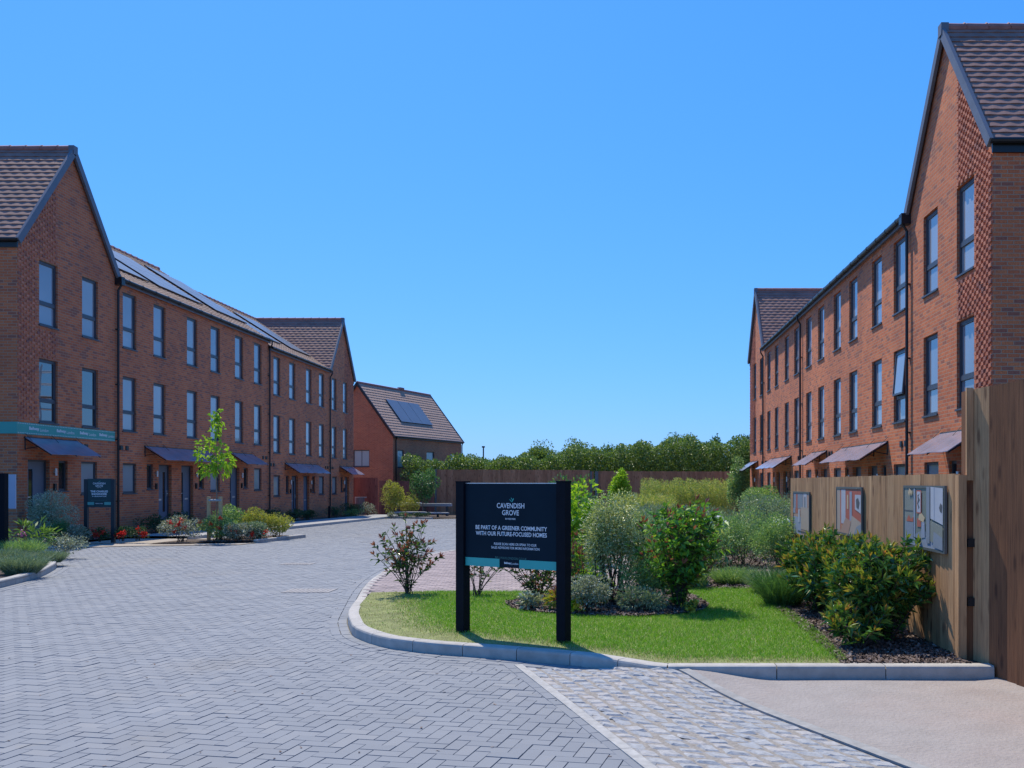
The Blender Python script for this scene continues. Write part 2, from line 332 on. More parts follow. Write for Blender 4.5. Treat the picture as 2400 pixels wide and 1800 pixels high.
def rise(x, y):   # the drive ramps up a little where it meets the kerb
    a = max(0, min(1, (x+.55)/.9)) * max(0, min(1, 1-(x-.55)/.75)); b = max(0, min(1, (y-6.2)/1.2)); return .082*a*a*(3-2*a)*b*b
ground = MB()
xs = [-1500,-300,-60,-20,0,20,60,300,1500]; ys = [-1500,-100,-20,0,22,62,110,400,3000]
for i in range(len(xs)-1):
    for j in range(len(ys)-1):
        z = lambda y: gz(y) - .05
        ground.poly([(xs[i],ys[j],z(ys[j])),(xs[i+1],ys[j],z(ys[j])),(xs[i+1],ys[j+1],z(ys[j+1])),(xs[i],ys[j+1],z(ys[j+1]))])
tag(ground.build('ground', M_GROUND), kind='structure')

ROAD = [(-12.2,49.5),(-12.2,26),(-12.2,24.1),(-13.3,23.0),(-14.6,22.3),(-30,22.3),(-30,1.0),(2.0,1.0)] + [(-.906,8.19)] + ISLE[6:] + [(4.9,48.5),(-3,50.2),(-7,50.5),(-10,48.6)]
def zr(x, y): return gz(y) - .0085
flat_poly('road_bed', [(-12.2,49.5),(-12.2,24.1),(-14.6,22.3),(-30,22.3),(-30,1.0),(2.0,1.0),(-.906,8.19),(-.906,8.5),(-3,11),(-4.2,18),(-3.6,22.0),(-2.5,23.4),(4.9,23.6),(4.9,48.5),(-3,50.2),(-7,50.5),(-10,48.6)], zr, M_JOINT)

def near_path(x, y, path, d):
    m = np.zeros(x.shape, bool)
    for (x0, y0), (x1, y1) in zip(path[:-1], path[1:]):
        dx, dy = x1-x0, y1-y0; L2 = dx*dx+dy*dy
        t = np.clip(((x-x0)*dx+(y-y0)*dy)/L2, 0, 1); m |= np.hypot(x-x0-t*dx, y-y0-t*dy) < d
    return m
def paver_mesh(name, rects, mat, zf, seed=1, cham=.0016, drop=.009, jit=.0009):
    """rects: arrays cx, cy, half length vector (ux,uy), half width vector (vx,vy)"""
    cx, cy, ux, uy, vx, vy = rects; n = len(cx); rng = np.random.default_rng(seed)
    z0 = np.array([zf(a, b) for a, b in zip(cx, cy)]) + rng.normal(0, jit, n)
    lu = np.hypot(ux, uy); lv = np.hypot(vx, vy)
    V = np.zeros((n, 8, 3)); sg = [(-1,-1),(1,-1),(1,1),(-1,1)]
    slope = np.array([-.012 if b > 22 else 0 for b in cy])
    for k, (a, b) in enumerate(sg):
        fu = 1 - cham/lu; fv = 1 - cham/lv
        V[:, k, 0] = cx + a*ux*fu + b*vx*fv; V[:, k, 1] = cy + a*uy*fu + b*vy*fv
        V[:, k, 2] = z0 + rng.normal(0, jit*.6, n) + slope*(V[:, k, 1]-cy)
        V[:, k+4, 0] = cx + a*ux + b*vx; V[:, k+4, 1] = cy + a*uy + b*vy
        V[:, k+4, 2] = V[:, k, 2] - drop
    F0 = np.array([[0,1,2,3],[4,5,1,0],[5,6,2,1],[6,7,3,2],[7,4,0,3]])
    F = (F0[None] + (np.arange(n)*8)[:, None, None]).reshape(-1, 4)
    return npmesh(name, V.reshape(-1, 3), F, mat)
def herring(poly, ang, gap=.0019, unit=.1, excl=None):
    px = [p[0] for p in poly]; py = [p[1] for p in poly]
    ca, sa = math.cos(ang), math.sin(ang)
    cxm, cym = (min(px)+max(px))/2, (min(py)+max(py))/2; rad = math.hypot(max(px)-min(px), max(py)-min(py))/2
    n = int(rad/unit)+2; I, J = np.meshgrid(np.arange(-n, n), np.arange(-n, n)); I = I.ravel(); J = J.ravel(); k = (I+J) % 4
    h = k == 0; v = k == 2
    a = np.concatenate([(I[h]+1.0), (I[v]+.5)])*unit; b = np.concatenate([(J[h]+.5), J[v]+1.0])*unit
    hu = np.concatenate([np.full(h.sum(), unit), np.full(v.sum(), unit/2)]) - gap; hv = np.concatenate([np.full(h.sum(), unit/2), np.full(v.sum(), unit)]) - gap
    x = cxm + a*ca - b*sa; y = cym + a*sa + b*ca
    m = inpoly(x, y, poly)
    if excl is not None: m &= ~excl(x, y)
    x, y, hu, hv = x[m], y[m], hu[m], hv[m]
    return x, y, hu*ca, hu*sa, -hv*sa, hv*ca
BED2 = [(-12.2,24.0),(-11.1,24.05),(-11.0,26.2),(-12.2,26.4)]
BED3 = [(-11.1,24.4),(-9.62,24.75),(-9.4,27.9),(-11.2,28.0)]
STRIP_L = [(-.906,8.30),(2.0,.5)]
def ex(x, y):
    m = near_path(x, y, ISLE[5:], .13) | near_path(x, y, LISLE, .13)
    m |= inpoly(x, y, LISLE + [(-30,20.9),(-30,12.0)]) | inpoly(x, y, BED2) | inpoly(x, y, BED3) | (near_path(x, y, [(-.87,8.24),(1.95,.65)], .09))
    m |= (x < -16) | ((y < 3.2)) | (x > 2.0) & (y < 20) | (x < -15) & (y < 12) | (abs(x) > 1.1*y*0.55 + 4.5) & (x < 0) & (y < 6)
    return m
rects = herring(ROAD, R(-11.5), excl=ex)
tag(paver_mesh('road', rects, M_PAVER, lambda x, y: gz(y)), kind='structure')
# soldier course beside the kerbs and the cobbles
def border(path, side, off0, rows=1, name='paving_border', mat=M_PAVER, length=.2, wid=.1):
    cx=[];cy=[];ux=[];uy=[];vx=[];vy=[]
    for r_ in range(rows):
        pts = [Vector(p) for p in path]; d0 = off0 + wid*(r_+.5)
        for a, b in zip(pts[:-1], pts[1:]):
            d = b-a; L = d.length; d.normalize(); nrm = Vector((-d.y, d.x))*side; k = max(1, round(L/length))
            for i in range(k):
                c = a + d*(L*(i+.5)/k) + nrm*d0
                cx.append(c.x);cy.append(c.y);ux.append(d.x*(L/k/2-.003));uy.append(d.y*(L/k/2-.003));vx.append(nrm.x*(wid/2-.003));vy.append(nrm.y*(wid/2-.003))
    return tag(paver_mesh(name, tuple(np.array(q) for q in (cx,cy,ux,uy,vx,vy)), mat, lambda x, y: gz(y)+.0035), kind='structure')
def resample(path, step):
    out = [Vector(path[0])]
    for a, b in zip(path[:-1], path[1:]):
        a = Vector(a); b = Vector(b); k = max(1, round((b-a).length/step))
        for i in range(1, k+1): out.append(a.lerp(b, i/k))
    return [tuple(p) for p in out]
def smooth_path(path, it=2):
    P = [Vector(p) for p in path]
    for _ in range(it):
        Q = [P[0]]
        for a, b in zip(P[:-1], P[1:]): Q += [a.lerp(b, .25), a.lerp(b, .75)]
        Q.append(P[-1]); P = Q
    return [tuple(p) for p in P]
ISLE_C = smooth_path(ISLE[3:24], 1)
border(ISLE_C, 1, 0.005, 2, 'paving_border')
border(smooth_path(LISLE, 1), -1, 0.005, 2, 'paving_border')
border([(1.90,.75),(-.86,8.17)], 1, 0.02, 1, 'paving_border', length=.2, wid=.14)

# kerbs: units swept along their line with joints between them
def kerb(path, side, hf, unit=.9, width=.125, name='kerb'):
    mb = MB(); pts = [Vector(p) for p in resample(path, .15)]; acc = 0; i = 0; n = len(pts)
    nr = []
    for k in range(n):
        d = (pts[min(k+1, n-1)] - pts[max(k-1, 0)]).normalized(); nr.append(Vector((-d.y, d.x))*side)
    groups = []; cur = [0]; acc = 0
    for k in range(1, n):
        acc += (pts[k]-pts[k-1]).length; cur.append(k)
        if acc >= unit - .01: groups.append(cur); cur = [k]; acc = 0
    if len(cur) > 1: groups.append(cur)
    for g in groups:
        rings = []
        for q, k in enumerate(g):
            p = pts[k].copy(); d = (pts[min(k+1, n-1)] - pts[max(k-1, 0)]).normalized()
            if q == 0: p += d*.004
            if q == len(g)-1: p -= d*.004
            h = hf(p.x, p.y); g0 = gz(p.y); base = len(mb.v)
            for o, z in ((0, -.08), (0.004, h-.022), (.010, h-.007), (.024, h), (width, h), (width, -.08)):
                c = p + nr[k]*o; mb.v.append((c.x, c.y, g0+z))
            rings.append(base)
        for a, b in zip(rings[:-1], rings[1:]):
            for e in range(6): mb.f.append((a+e, a+(e+1)%6, b+(e+1)%6, b+e)); mb.m.append(0)
        mb.f.append(tuple(rings[0]+e for e in range(6))[::-1]); mb.m.append(0); mb.f.append(tuple(rings[-1]+e for e in range(6))); mb.m.append(0)
    return tag(mb.build(name, M_KERB), kind='structure')
def hk(x, y): return .108 if y < 11.0 else max(.03, .108-(y-11.0)*.05)
kerb([(3.06,7.51),(.405,7.51)], -1, hk, .88)
kerb([(.398,7.51),(.34,7.522),(.24,7.575)]+smooth_path([(.24,7.575)]+ISLE[4:], 1)[1:], -1, hk, .5)
kerb(smooth_path(LISLE, 1), 1, lambda x, y: .12, .5)
kerb([(-12.2,49.2),(-12.2,26.5)], -1, lambda x, y: .11, .9)
kerb([(-9.62,24.75),(-9.4,27.9)], 1, lambda x, y: .10, .6)
kerb([(-12.25,49.2),(-11.0,48.7),(-9.6,47.6)], 1, lambda x, y: .10, .6)
kerb([(4.9,48.3),(-1,50.0)], -1, lambda x, y: .1, .9)

# cobbled rumble strip between two flush edgings
def strip_pt(s, t):   # s 0..1 across, t metres back from the kerb
    a = Vector((-.80, 7.98)).lerp(Vector((.475, 7.50)), s); b = Vector((.21, 5.18)).lerp(Vector((1.61, 5.18)), s)
    d = (b-a).normalized(); return a + d*t
cb = MB()
for j in range(31):
    for i in range(13):
        p = strip_pt(i/12, -.08 + 4.7*j/30); cb.v.append((p.x, p.y, rise(p.x, p.y) - .004))
for j in range(30):
    for i in range(12): q = j*13+i; cb.f.append((q, q+1, q+14, q+13)); cb.m.append(0)
tag(cb.build('cobble_bed', M_MORT), kind='structure')
rng = np.random.default_rng(5); random.seed(5)
V = []; F = []; nrow = 10; g_ = 6
for r_ in range(nrow):
    t = -.1 + rng.uniform(0, .08)
    while t < 4.5:
        L = rng.uniform(.105, .165); s0, s1 = (r_+.03)/nrow, (r_+.97)/nrow
        c = [strip_pt(s0+rng.uniform(-.010,.010), t+.003+rng.uniform(-.012,.012)), strip_pt(s1+rng.uniform(-.010,.010), t+.003+rng.uniform(-.012,.012)), strip_pt(s1+rng.uniform(-.010,.010), t+L-.003+rng.uniform(-.012,.012)), strip_pt(s0+rng.uniform(-.010,.010), t+L-.003+rng.uniform(-.012,.012))]
        b = len(V); tilt = rng.normal(0, .0045, 2); hh = rng.uniform(.014, .020)
        for j in range(g_):
            for i in range(g_):
                u = i/(g_-1); v = j/(g_-1)
                p = c[0].lerp(c[1], u).lerp(c[3].lerp(c[2], u), v)
                e = min(u, 1-u, v, 1-v); z = hh*(min(1, e*5.5))**.6 - .014 + tilt[0]*(u-.5)*2 + tilt[1]*(v-.5)*2 + rng.normal(0, .0014)
                V.append((p.x, p.y, rise(p.x, p.y)+z))
        for j in range(g_-1):
            for i in range(g_-1): q = b+j*g_+i; F.append((q, q+1, q+g_+1, q+g_))
        t += L
tag(npmesh('cobbles', V, F, M_SETT), kind='structure')
def edging(path, w_, mat, name, dz=.010):
    mb = MB(); pts = [Vector(p) for p in resample(path, .1)]; acc = 0
    for k in range(len(pts)-1):
        a, b = pts[k], pts[k+1]; d = (b-a).normalized(); n_ = Vector((-d.y, d.x)); g0 = .003 if k % 9 == 0 else 0
        a2 = a + d*g0; c = [a2-n_*w_/2, b-n_*w_/2, b+n_*w_/2, a2+n_*w_/2]
        mb.hexa([(p.x, p.y, rise(p.x, p.y)-.05) for p in c] + [(p.x, p.y, rise(p.x, p.y)+dz) for p in c])
    return tag(mb.build(name, mat), kind='structure')
M_EDGE = plain('pale_edging', (.36,.36,.35), .85, .2, 14, 0, .004)
M_EDGE2 = plain('grey_edging', (.29,.29,.285), .85, .18, 14, 0, .004)
edging([tuple(strip_pt(0, -.12)+Vector((-.03,-.01))), tuple(strip_pt(0, 6.9)+Vector((-.03,-.01)))], .07, M_EDGE, 'edging_strip')
edging([tuple(strip_pt(1.045, 0)), tuple(strip_pt(1.045, 2.4)), tuple(strip_pt(1.045, 5.0))], .09, M_EDGE2, 'edging_strip')
# buff drive
bx_ = MB(); n1 = 60; n2 = 40; random.seed(3)
for j in range(n2+1):
    for i in range(n1+1):
        y = 7.53 - (j/n2)**1.3*6.0; 
        e = strip_pt(1.06, max(0, (7.5-y)*1.13)); x0 = e.x; x = x0 + (i/n1)**1.3*(6.5-x0)
        z = rise(x, y) + .002*math.sin(x*3+y*2) + (.02 if 0 else 0) + .035*max(0, min(1, (x-2.9)/.4))*max(0, min(1, (y-6.6)/.8))
        bx_.v.append((x, y, z))
for j in range(n2):
    for i in range(n1): q = j*(n1+1)+i; bx_.f.append((q, q+n1+1, q+n1+2, q+1)); bx_.m.append(0)
tag(bx_.build('driveway', M_BUFF, smooth=True), kind='structure')

# island: lawn, planting beds, pink bay
LAWN = [(1.93,7.62),(.42,7.62),(-.20,8.11),(-.9,8.42),(-1.7,8.72),(-2.2,9.0),(-2.45,9.28),(-2.66,9.66),(-2.85,10.15),(-3.02,10.7),(-3.17,11.4),(-3.30,12.2),(-3.36,12.62),(-2.6,12.72),(-1.5,12.7),(.3,12.9),(1.0,13.1),(2.0,13.15),(1.96,12.0),(2.02,10.8),(2.03,9.6),(1.98,8.6)]
LAWN_Z = .098
def zl(x, y): return LAWN_Z - .0
flat_poly('lawn_soil', LAWN, zl, M_TURF)
BED = [(-1.40,11.5),(-1.25,10.95),(-.9,10.6),(-.35,10.35),(.2,10.28),(.7,10.45),(1.0,10.8),(1.12,11.3),(1.0,12.2),(.6,12.85),(-.6,12.72),(-1.1,12.2)]
flat_poly('planting_bed', BED, LAWN_Z+.012, M_SOIL)
flat_poly('planting_bed', [(1.9,7.63),(3.10,7.63),(3.2,13),(6.6,14.8),(6.6,23.3),(.1,23.3),(.3,16.0),(.35,12.92),(2.05,13.1),(1.96,12.0),(2.05,10.8),(2.05,9.6),(2.0,8.6)], .088, M_SOIL)
# planting strip and pavement by the left terrace, beds in the road
flat_poly('planting_bed', [(-15.49,22.3),(-14.35,22.3),(-14.3,54.5),(-15.49,54.5)], lambda x, y: gz(y)+.07, M_SOIL)
flat_poly('pavement', [(-14.32,27),(-12.32,27),(-12.32,49.0),(-12.32,54),(-14.3,54.3)], lambda x, y: gz(y)+.09, M_FLAG)
flat_poly('path', [(-30,20.9),(-15.5,21.4),(-14.3,21.9),(-13.3,22.5),(-12.3,23.2),(-11,23.5),(-9.75,23.85),(-9.66,24.72),(-11.0,24.35),(-11.0,27.2),(-14.32,27.2),(-14.32,23.2),(-15.4,22.9),(-30,23.0)], lambda x, y: gz(y)+.014, M_PATH)
flat_poly('planting_bed', LISLE[1:]+[(-30,20.8),(-30,13.0)], .085, M_SOIL)
flat_poly('planting_bed', BED2, lambda x, y: .03+gz(y), M_SOIL)
flat_poly('planting_bed', BED3, lambda x, y: .05+gz(y), M_SOIL)
flat_poly('planting_bed', [(-12.15,49.2),(-11.0,48.7),(-9.65,47.7),(-8.3,49.4),(-8.8,55.8),(-14.2,55.8),(-14.2,50)], lambda x, y: gz(y)+.05, M_SOIL)
flat_poly('path', [(-9.6,47.7),(-7.0,50.4),(-3,50.1),(-2,53),(-8.7,54),(-8.2,49.4)], lambda x, y: gz(y)+.02, M_PATH)
PINK = [(-3.42,12.70),(-3.72,13.9),(-3.95,15.6),(-4.12,17.7),(-4.03,20.1),(-3.65,21.5),(-2.8,22.5),(-1.6,23.0),(.1,23.1),(.3,16),(.35,12.95),(-1.5,12.75)]
flat_poly('bay_bed', PINK, .026, M_JOINT)
def running(poly, ang, L=.2, W=.1, gap=.003):
    px = [p[0] for p in poly]; py = [p[1] for p in poly]; cxm, cym = (min(px)+max(px))/2, (min(py)+max(py))/2
    rad = math.hypot(max(px)-min(px), max(py)-min(py))/2; ni = int(rad/L)+2; nj = int(rad/W)+2
    I, J = np.meshgrid(np.arange(-ni, ni), np.arange(-nj, nj)); I = I.ravel(); J = J.ravel()
    a = (I + .5*(J % 2))*L; b = J*W; ca, sa = math.cos(ang), math.sin(ang)
    x = cxm+a*ca-b*sa; y = cym+a*sa+b*ca; m = inpoly(x, y, poly); x = x[m]; y = y[m]; o = np.ones(len(x))
    return x, y, o*(L/2-gap)*ca, o*(L/2-gap)*sa, -o*(W/2-gap)*sa, o*(W/2-gap)*ca
tag(paver_mesh('parking_bay', running(PINK, R(-12)), M_PINKP, lambda x, y: .033), kind='structure')

# ------------------------------------------------------------------ scatter helpers: leaves, blades
UP = np.array([0, 0, 1.0])
def nrmz(a): return a/np.maximum(np.linalg.norm(a, axis=1, keepdims=True), 1e-9)
def leaf_VF(rng, P, D, L, W, droop=.15, roll=.6, fold=.18):
    n = len(P); D = nrmz(D); S = np.cross(D, UP) + rng.normal(0, roll, (n, 3)); S -= (S*D).sum(1, keepdims=True)*D; S = nrmz(S); N = np.cross(S, D)
    L = (L*rng.uniform(.7, 1.25, n))[:, None]; W = (W*rng.uniform(.75, 1.2, n))[:, None]
    mid = P + D*L*.48
    V = np.stack([P, mid - S*W/2 + N*W*fold, mid + S*W/2 + N*W*fold, P + D*L - UP*L*droop], 1)
    F = (np.array([[0,1,3],[0,3,2]])[None] + (np.arange(n)*4)[:, None, None]).reshape(-1, 3)
    return V.reshape(-1, 3), F
def leaves(name, rng, P, D, L, W, mat, parent=None, **k):
    V, F = leaf_VF(rng, P, D, L, W, **k); return npmesh(name, V, F, mat, parent)
def blade_VF(rng, P, D, H, W, bend=.35):
    n = len(P); D = nrmz(D); a = rng.uniform(0, 2*np.pi, n); S = np.stack([np.cos(a), np.sin(a), np.zeros(n)], 1)
    H = (H*rng.uniform(.6, 1.25, n))[:, None]; lean = rng.normal(0, bend, (n, 3)); lean[:, 2] = 0
    m = P + D*H*.55 + lean*H*.25; t = P + D*H*.95 + lean*H*.8
    V = np.stack([P - S*W/2, P + S*W/2, m + S*W*.35, m - S*W*.35, t], 1)
    F = np.array([[0,1,2],[0,2,3],[3,2,4]])
    return V.reshape(-1, 3), (F[None] + (np.arange(n)*5)[:, None, None]).reshape(-1, 3)
def blob(rng, n, c, rx, ry, rz, k, cr=.36, fill=.25, low=-.6):
    """points on the surfaces of k clumps that together fill an ellipsoid; returns points, outward directions, clump centres"""
    cc = []
    while len(cc) < k:
        d = rng.normal(0, 1, 3); d /= np.linalg.norm(d); d[2] = d[2]*.9+.1
        if d[2] < low: continue
        cc.append(d*rng.uniform(.45, .82))
    cc = np.array(cc); idx = rng.integers(0, k, n); d = nrmz(rng.normal(0, 1, (n, 3)))
    rr = rng.uniform(.5, 1.05, n)**.5 * cr * rng.uniform(.75, 1.25, k)[idx]
    q = cc[idx] + d*rr[:, None]
    m = rng.random(n) < fill; q[m] = nrmz(rng.normal(0, 1, (m.sum(), 3)))*rng.uniform(.2, .85, (m.sum(), 1))
    sc = np.array([rx, ry, rz]); P = np.array(c) + q*sc; D = d*.8 + q*.7 + UP*.25 + rng.normal(0, .35, (n, 3))
    return P, D, np.array(c) + cc*sc*.8
def stems_to(mb, base, tips, r0, rng, spread=.05, n=5):
    for t in tips:
        b = Vector(base) + Vector((rng.normal(0, spread), rng.normal(0, spread), 0)); t = Vector(t)
        m = b.lerp(t, .5) + Vector((rng.normal(0, .12), rng.normal(0, .12), .12))*(t-b).length*.35
        mb.tube([b, b.lerp(m, .5)+Vector((0,0,.02)), m, m.lerp(t, .55), t], [r0, r0*.85, r0*.65, r0*.45, r0*.2], n, 0, False)
def shrub(name, label, cat, x, y, z, rx, ry, h, n, L, W, mat, seed=1, k=16, group=None, tips=None, ntip=0, tipL=None, flow=None, nflow=0, low=-.5, cr=.36, fill=.25, droop=.15, stem=.008):
    """a rounded bush: clumped crown down to the ground, stems inside"""
    rng = np.random.default_rng(seed); t = thing(name, (x, y, z), label, cat, group)
    c = (x, y, z + h*.52); P, D, cc = blob(rng, n, c, rx, ry, h*.52, k, cr, fill, low)
    m = P[:, 2] > z + .02; P, D = P[m], D[m]
    leaves('leaves', rng, P, D, L, W, mat, t, droop=droop)
    mb = MB(); stems_to(mb, (x, y, z-.02), cc[:min(len(cc), 14)], stem, rng, min(rx, ry)*.15); mb.build('stems', M_STEM, t)
    if tips is not None and ntip:
        P, D, _ = blob(rng, ntip*5, c, rx*1.03, ry*1.03, h*.55, k, cr, 0, low); s = np.argsort(-P[:, 2] + rng.normal(0, h*.2, len(P)))[:ntip]
        P = np.repeat(P[s], 4, 0); D = np.tile(UP, (len(P), 1)) + rng.normal(0, .45, (len(P), 3))
        leaves('young_leaves', rng, P, D, tipL or L, W*.8, tips, t, droop=.0)
    if flow is not None and nflow:
        P, D, _ = blob(rng, nflow*6, c, rx*1.05, ry*1.05, h*.56, k, cr, 0, low)
        s = np.nonzero((P[:, 1] < y) & (P[:, 2] > z+h*.2))[0][:nflow]
        for q in s:
            Pq = np.repeat(P[q:q+1], 26, 0) + rng.normal(0, .028, (26, 3)); leaves('flower_head', rng, Pq, rng.normal(0, 1, (26, 3)), .045, .04, flow, t)
    return t
def whorl_shrub(name, label, x, y, z, h, rx, nst, mat, tipmat, seed, per=26, L=.075, W=.032, bare=.25, group=None, tipn=7, rleaf=1.0, side=4, cat='shrub'):
    """an open, many stemmed bush with leaves set along its stems and young leaves at their ends"""
    rng = np.random.default_rng(seed); t = thing(name, (x, y, z), label, cat, group); mb = MB(); P = []; D = []; TP = []; TD = []
    for i in range(nst):
        a = rng.uniform(0, 2*np.pi); rr = rx*math.sqrt(rng.uniform(.02, 1)); hh = h*rng.uniform(.55, 1.0)*(1-.22*(rr/rx)**2)
        b0 = Vector((x+rng.normal(0,.03), y+rng.normal(0,.03), z-.02)); tip = Vector((x+math.cos(a)*rr, y+math.sin(a)*rr, z+hh))
        ctl = b0.lerp(tip, .5) + Vector((math.cos(a), math.sin(a), 0))*(-rr*.15+rng.normal(0,.03)) ; ctl.z += hh*.05
        def bez(s): return b0*(1-s)**2 + ctl*2*s*(1-s) + tip*s*s
        pts = [bez(s) for s in (0,.25,.5,.75,1)]; mb.tube(pts, [.007,.006,.005,.004,.0025], 5, 0, False)
        subs = [(tip, bez(.9))]
        for q in range(side):
            s = rng.uniform(.35, .9); p = bez(s); d = Vector((rng.normal(0,1), rng.normal(0,1), rng.uniform(.2,1.0))).normalized()*rng.uniform(.08, .2)*h
            e = p + d; mb.tube([p, p.lerp(e,.5)+Vector((0,0,.01)), e], [.004,.003,.002], 4, 0, False); subs.append((e, p))
        for (e, p) in subs:
            ax = (e-p).normalized()
            for q in range(max(3, int(per*rleaf/(side+1)))):
                s = rng.uniform(0, 1); o = p.lerp(e, s); P.append(o); v = Vector(rng.normal(0, 1, 3)); v -= ax*v.dot(ax); D.append(v.normalized()*.9 + ax*.7 + Vector((0,0,.1)))
            if rng.random() < min(.85, tipn):
                for q in range(max(4, int(tipn))):
                    v = Vector(rng.normal(0, 1, 3)); v -= ax*v.dot(ax); TP.append(e); TD.append(v.normalized()*.55 + ax + Vector((0,0,.35)))
        for q in range(int(per*.35)):
            s = rng.uniform(bare, 1); o = bez(s); P.append(o); D.append(Vector((rng.normal(0,1), rng.normal(0,1), rng.uniform(-.2,.8))))
    mb.build('stems', M_STEM, t); leaves('leaves', rng, np.array(P), np.array(D), L, W, mat, t, droop=.2)
    if tipmat is not None and TP: leaves('young_leaves', rng, np.array(TP), np.array(TD), L*.95, W*.62, tipmat, t, droop=.05)
    return t
def tuft(name, label, cat, x, y, z, rx, ry, h, n, mat, seed, W=.006, group=None, spread=.5, flow=None, nflow=0):
    rng = np.random.default_rng(seed); t = thing(name, (x, y, z), label, cat, group)
    a = rng.uniform(0, 2*np.pi, n); r = np.sqrt(rng.random(n)); P = np.stack([x+np.cos(a)*r*rx*.6, y+np.sin(a)*r*ry*.6, np.full(n, z-.01)], 1)
    D = np.stack([np.cos(a)*r*spread, np.sin(a)*r*spread, np.ones(n)], 1) + rng.normal(0, .1, (n, 3))
    V, F = blade_VF(rng, P, D, np.full(n, h), W); npmesh('leaves', V, F, mat, t)
    # short side leaflets give the tuft body
    m = n; s = rng.uniform(.15, .85, m)[:, None]; P2 = P + nrmz(D)*h*s; leaves('side_leaves', rng, P2, D+rng.normal(0,.7,(m,3)), h*.16, W*1.6, mat, t)
    if nflow:
        for q in range(nflow):
            p = P[q] + nrmz(D[q:q+1])[0]*h*1.02; leaves('flower_head', rng, np.repeat(p[None], 16, 0)+rng.normal(0,.02,(16,3)), rng.normal(0,1,(16,3)), .035, .03, flow, t)
    return t
def tree(name, label, x, y, z, h, rx, crown_z, n, L, W, mat, seed, k=22, trunk=.03, group=None, ry=None, cr=.36, droop=.3, fill=.15, bark=None, ch=None):
    rng = np.random.default_rng(seed); t = thing(name, (x, y, z), label, 'tree', group); ry = ry or rx
    hz = (h - crown_z)/2; c = (x, y, z + crown_z + hz); P, D, cc = blob(rng, n, c, rx, ry, hz, k, cr, fill, -.9)
    leaves('crown', rng, P, D, L, W, mat, t, droop=droop)
    mb = MB(); top = Vector((x+rng.normal(0,.03), y, z+h*.93))
    ps = [Vector((x, y, z-.05)), Vector((x+trunk*.3, y, z+h*.3)), Vector((x-trunk*.4, y, z+h*.6)), top]
    mb.tube(ps, [trunk, trunk*.8, trunk*.5, trunk*.12], 8, 0, False)
    for q in cc:
        q = Vector(q); zz = max(z+crown_z*.7, q.z - (Vector((q.x-x, q.y-y)).length)*.9); b = Vector((x, y, min(zz, z+h*.85)))
        mb.tube([b, b.lerp(q,.5)+Vector((0,0,.03*h*.3)), q], [trunk*.38, trunk*.25, trunk*.08], 5, 0, False)
    mb.build('trunk', bark or M_BARK, t); return t

# ------------------------------------------------------------------ terraces
EAVE, RIDGE, DEPTH = 7.83, 11.0, 9.8
def tiled_slope(P3, a_rng, rows, mat, name, parent, wave=.30, amp=.004, lift=.028, step=.055):
    """P3(a, t, n): point at a along the eave, t (0..1) up the slope, n metres off it. a_rng(t) gives the ends of that course."""
    V = []; F = []
    for r_ in range(rows):
        t0, t1 = r_/rows, (r_+1)/rows; a0, a1 = a_rng((t0+t1)/2)
        if a1 - a0 < .02: continue
        k = max(1, int((a1-a0)/step)); off = (r_ % 2)*wave*.5; b = len(V); jr = random.uniform(-.002, .002)
        for i in range(k+1):
            a = a0 + (a1-a0)*i/k; wv = amp*math.sin(2*math.pi*(a+off)/wave)
            V.append(P3(a, t0, 0)); V.append(P3(a, t0, lift+wv+jr)); V.append(P3(a, t1+.01, .004+wv*.6))
        for i in range(k):
            q = b+i*3; F.append((q, q+3, q+4, q+1)); F.append((q+1, q+4, q+5, q+2))
    return npmesh(name, V, F, mat, parent)
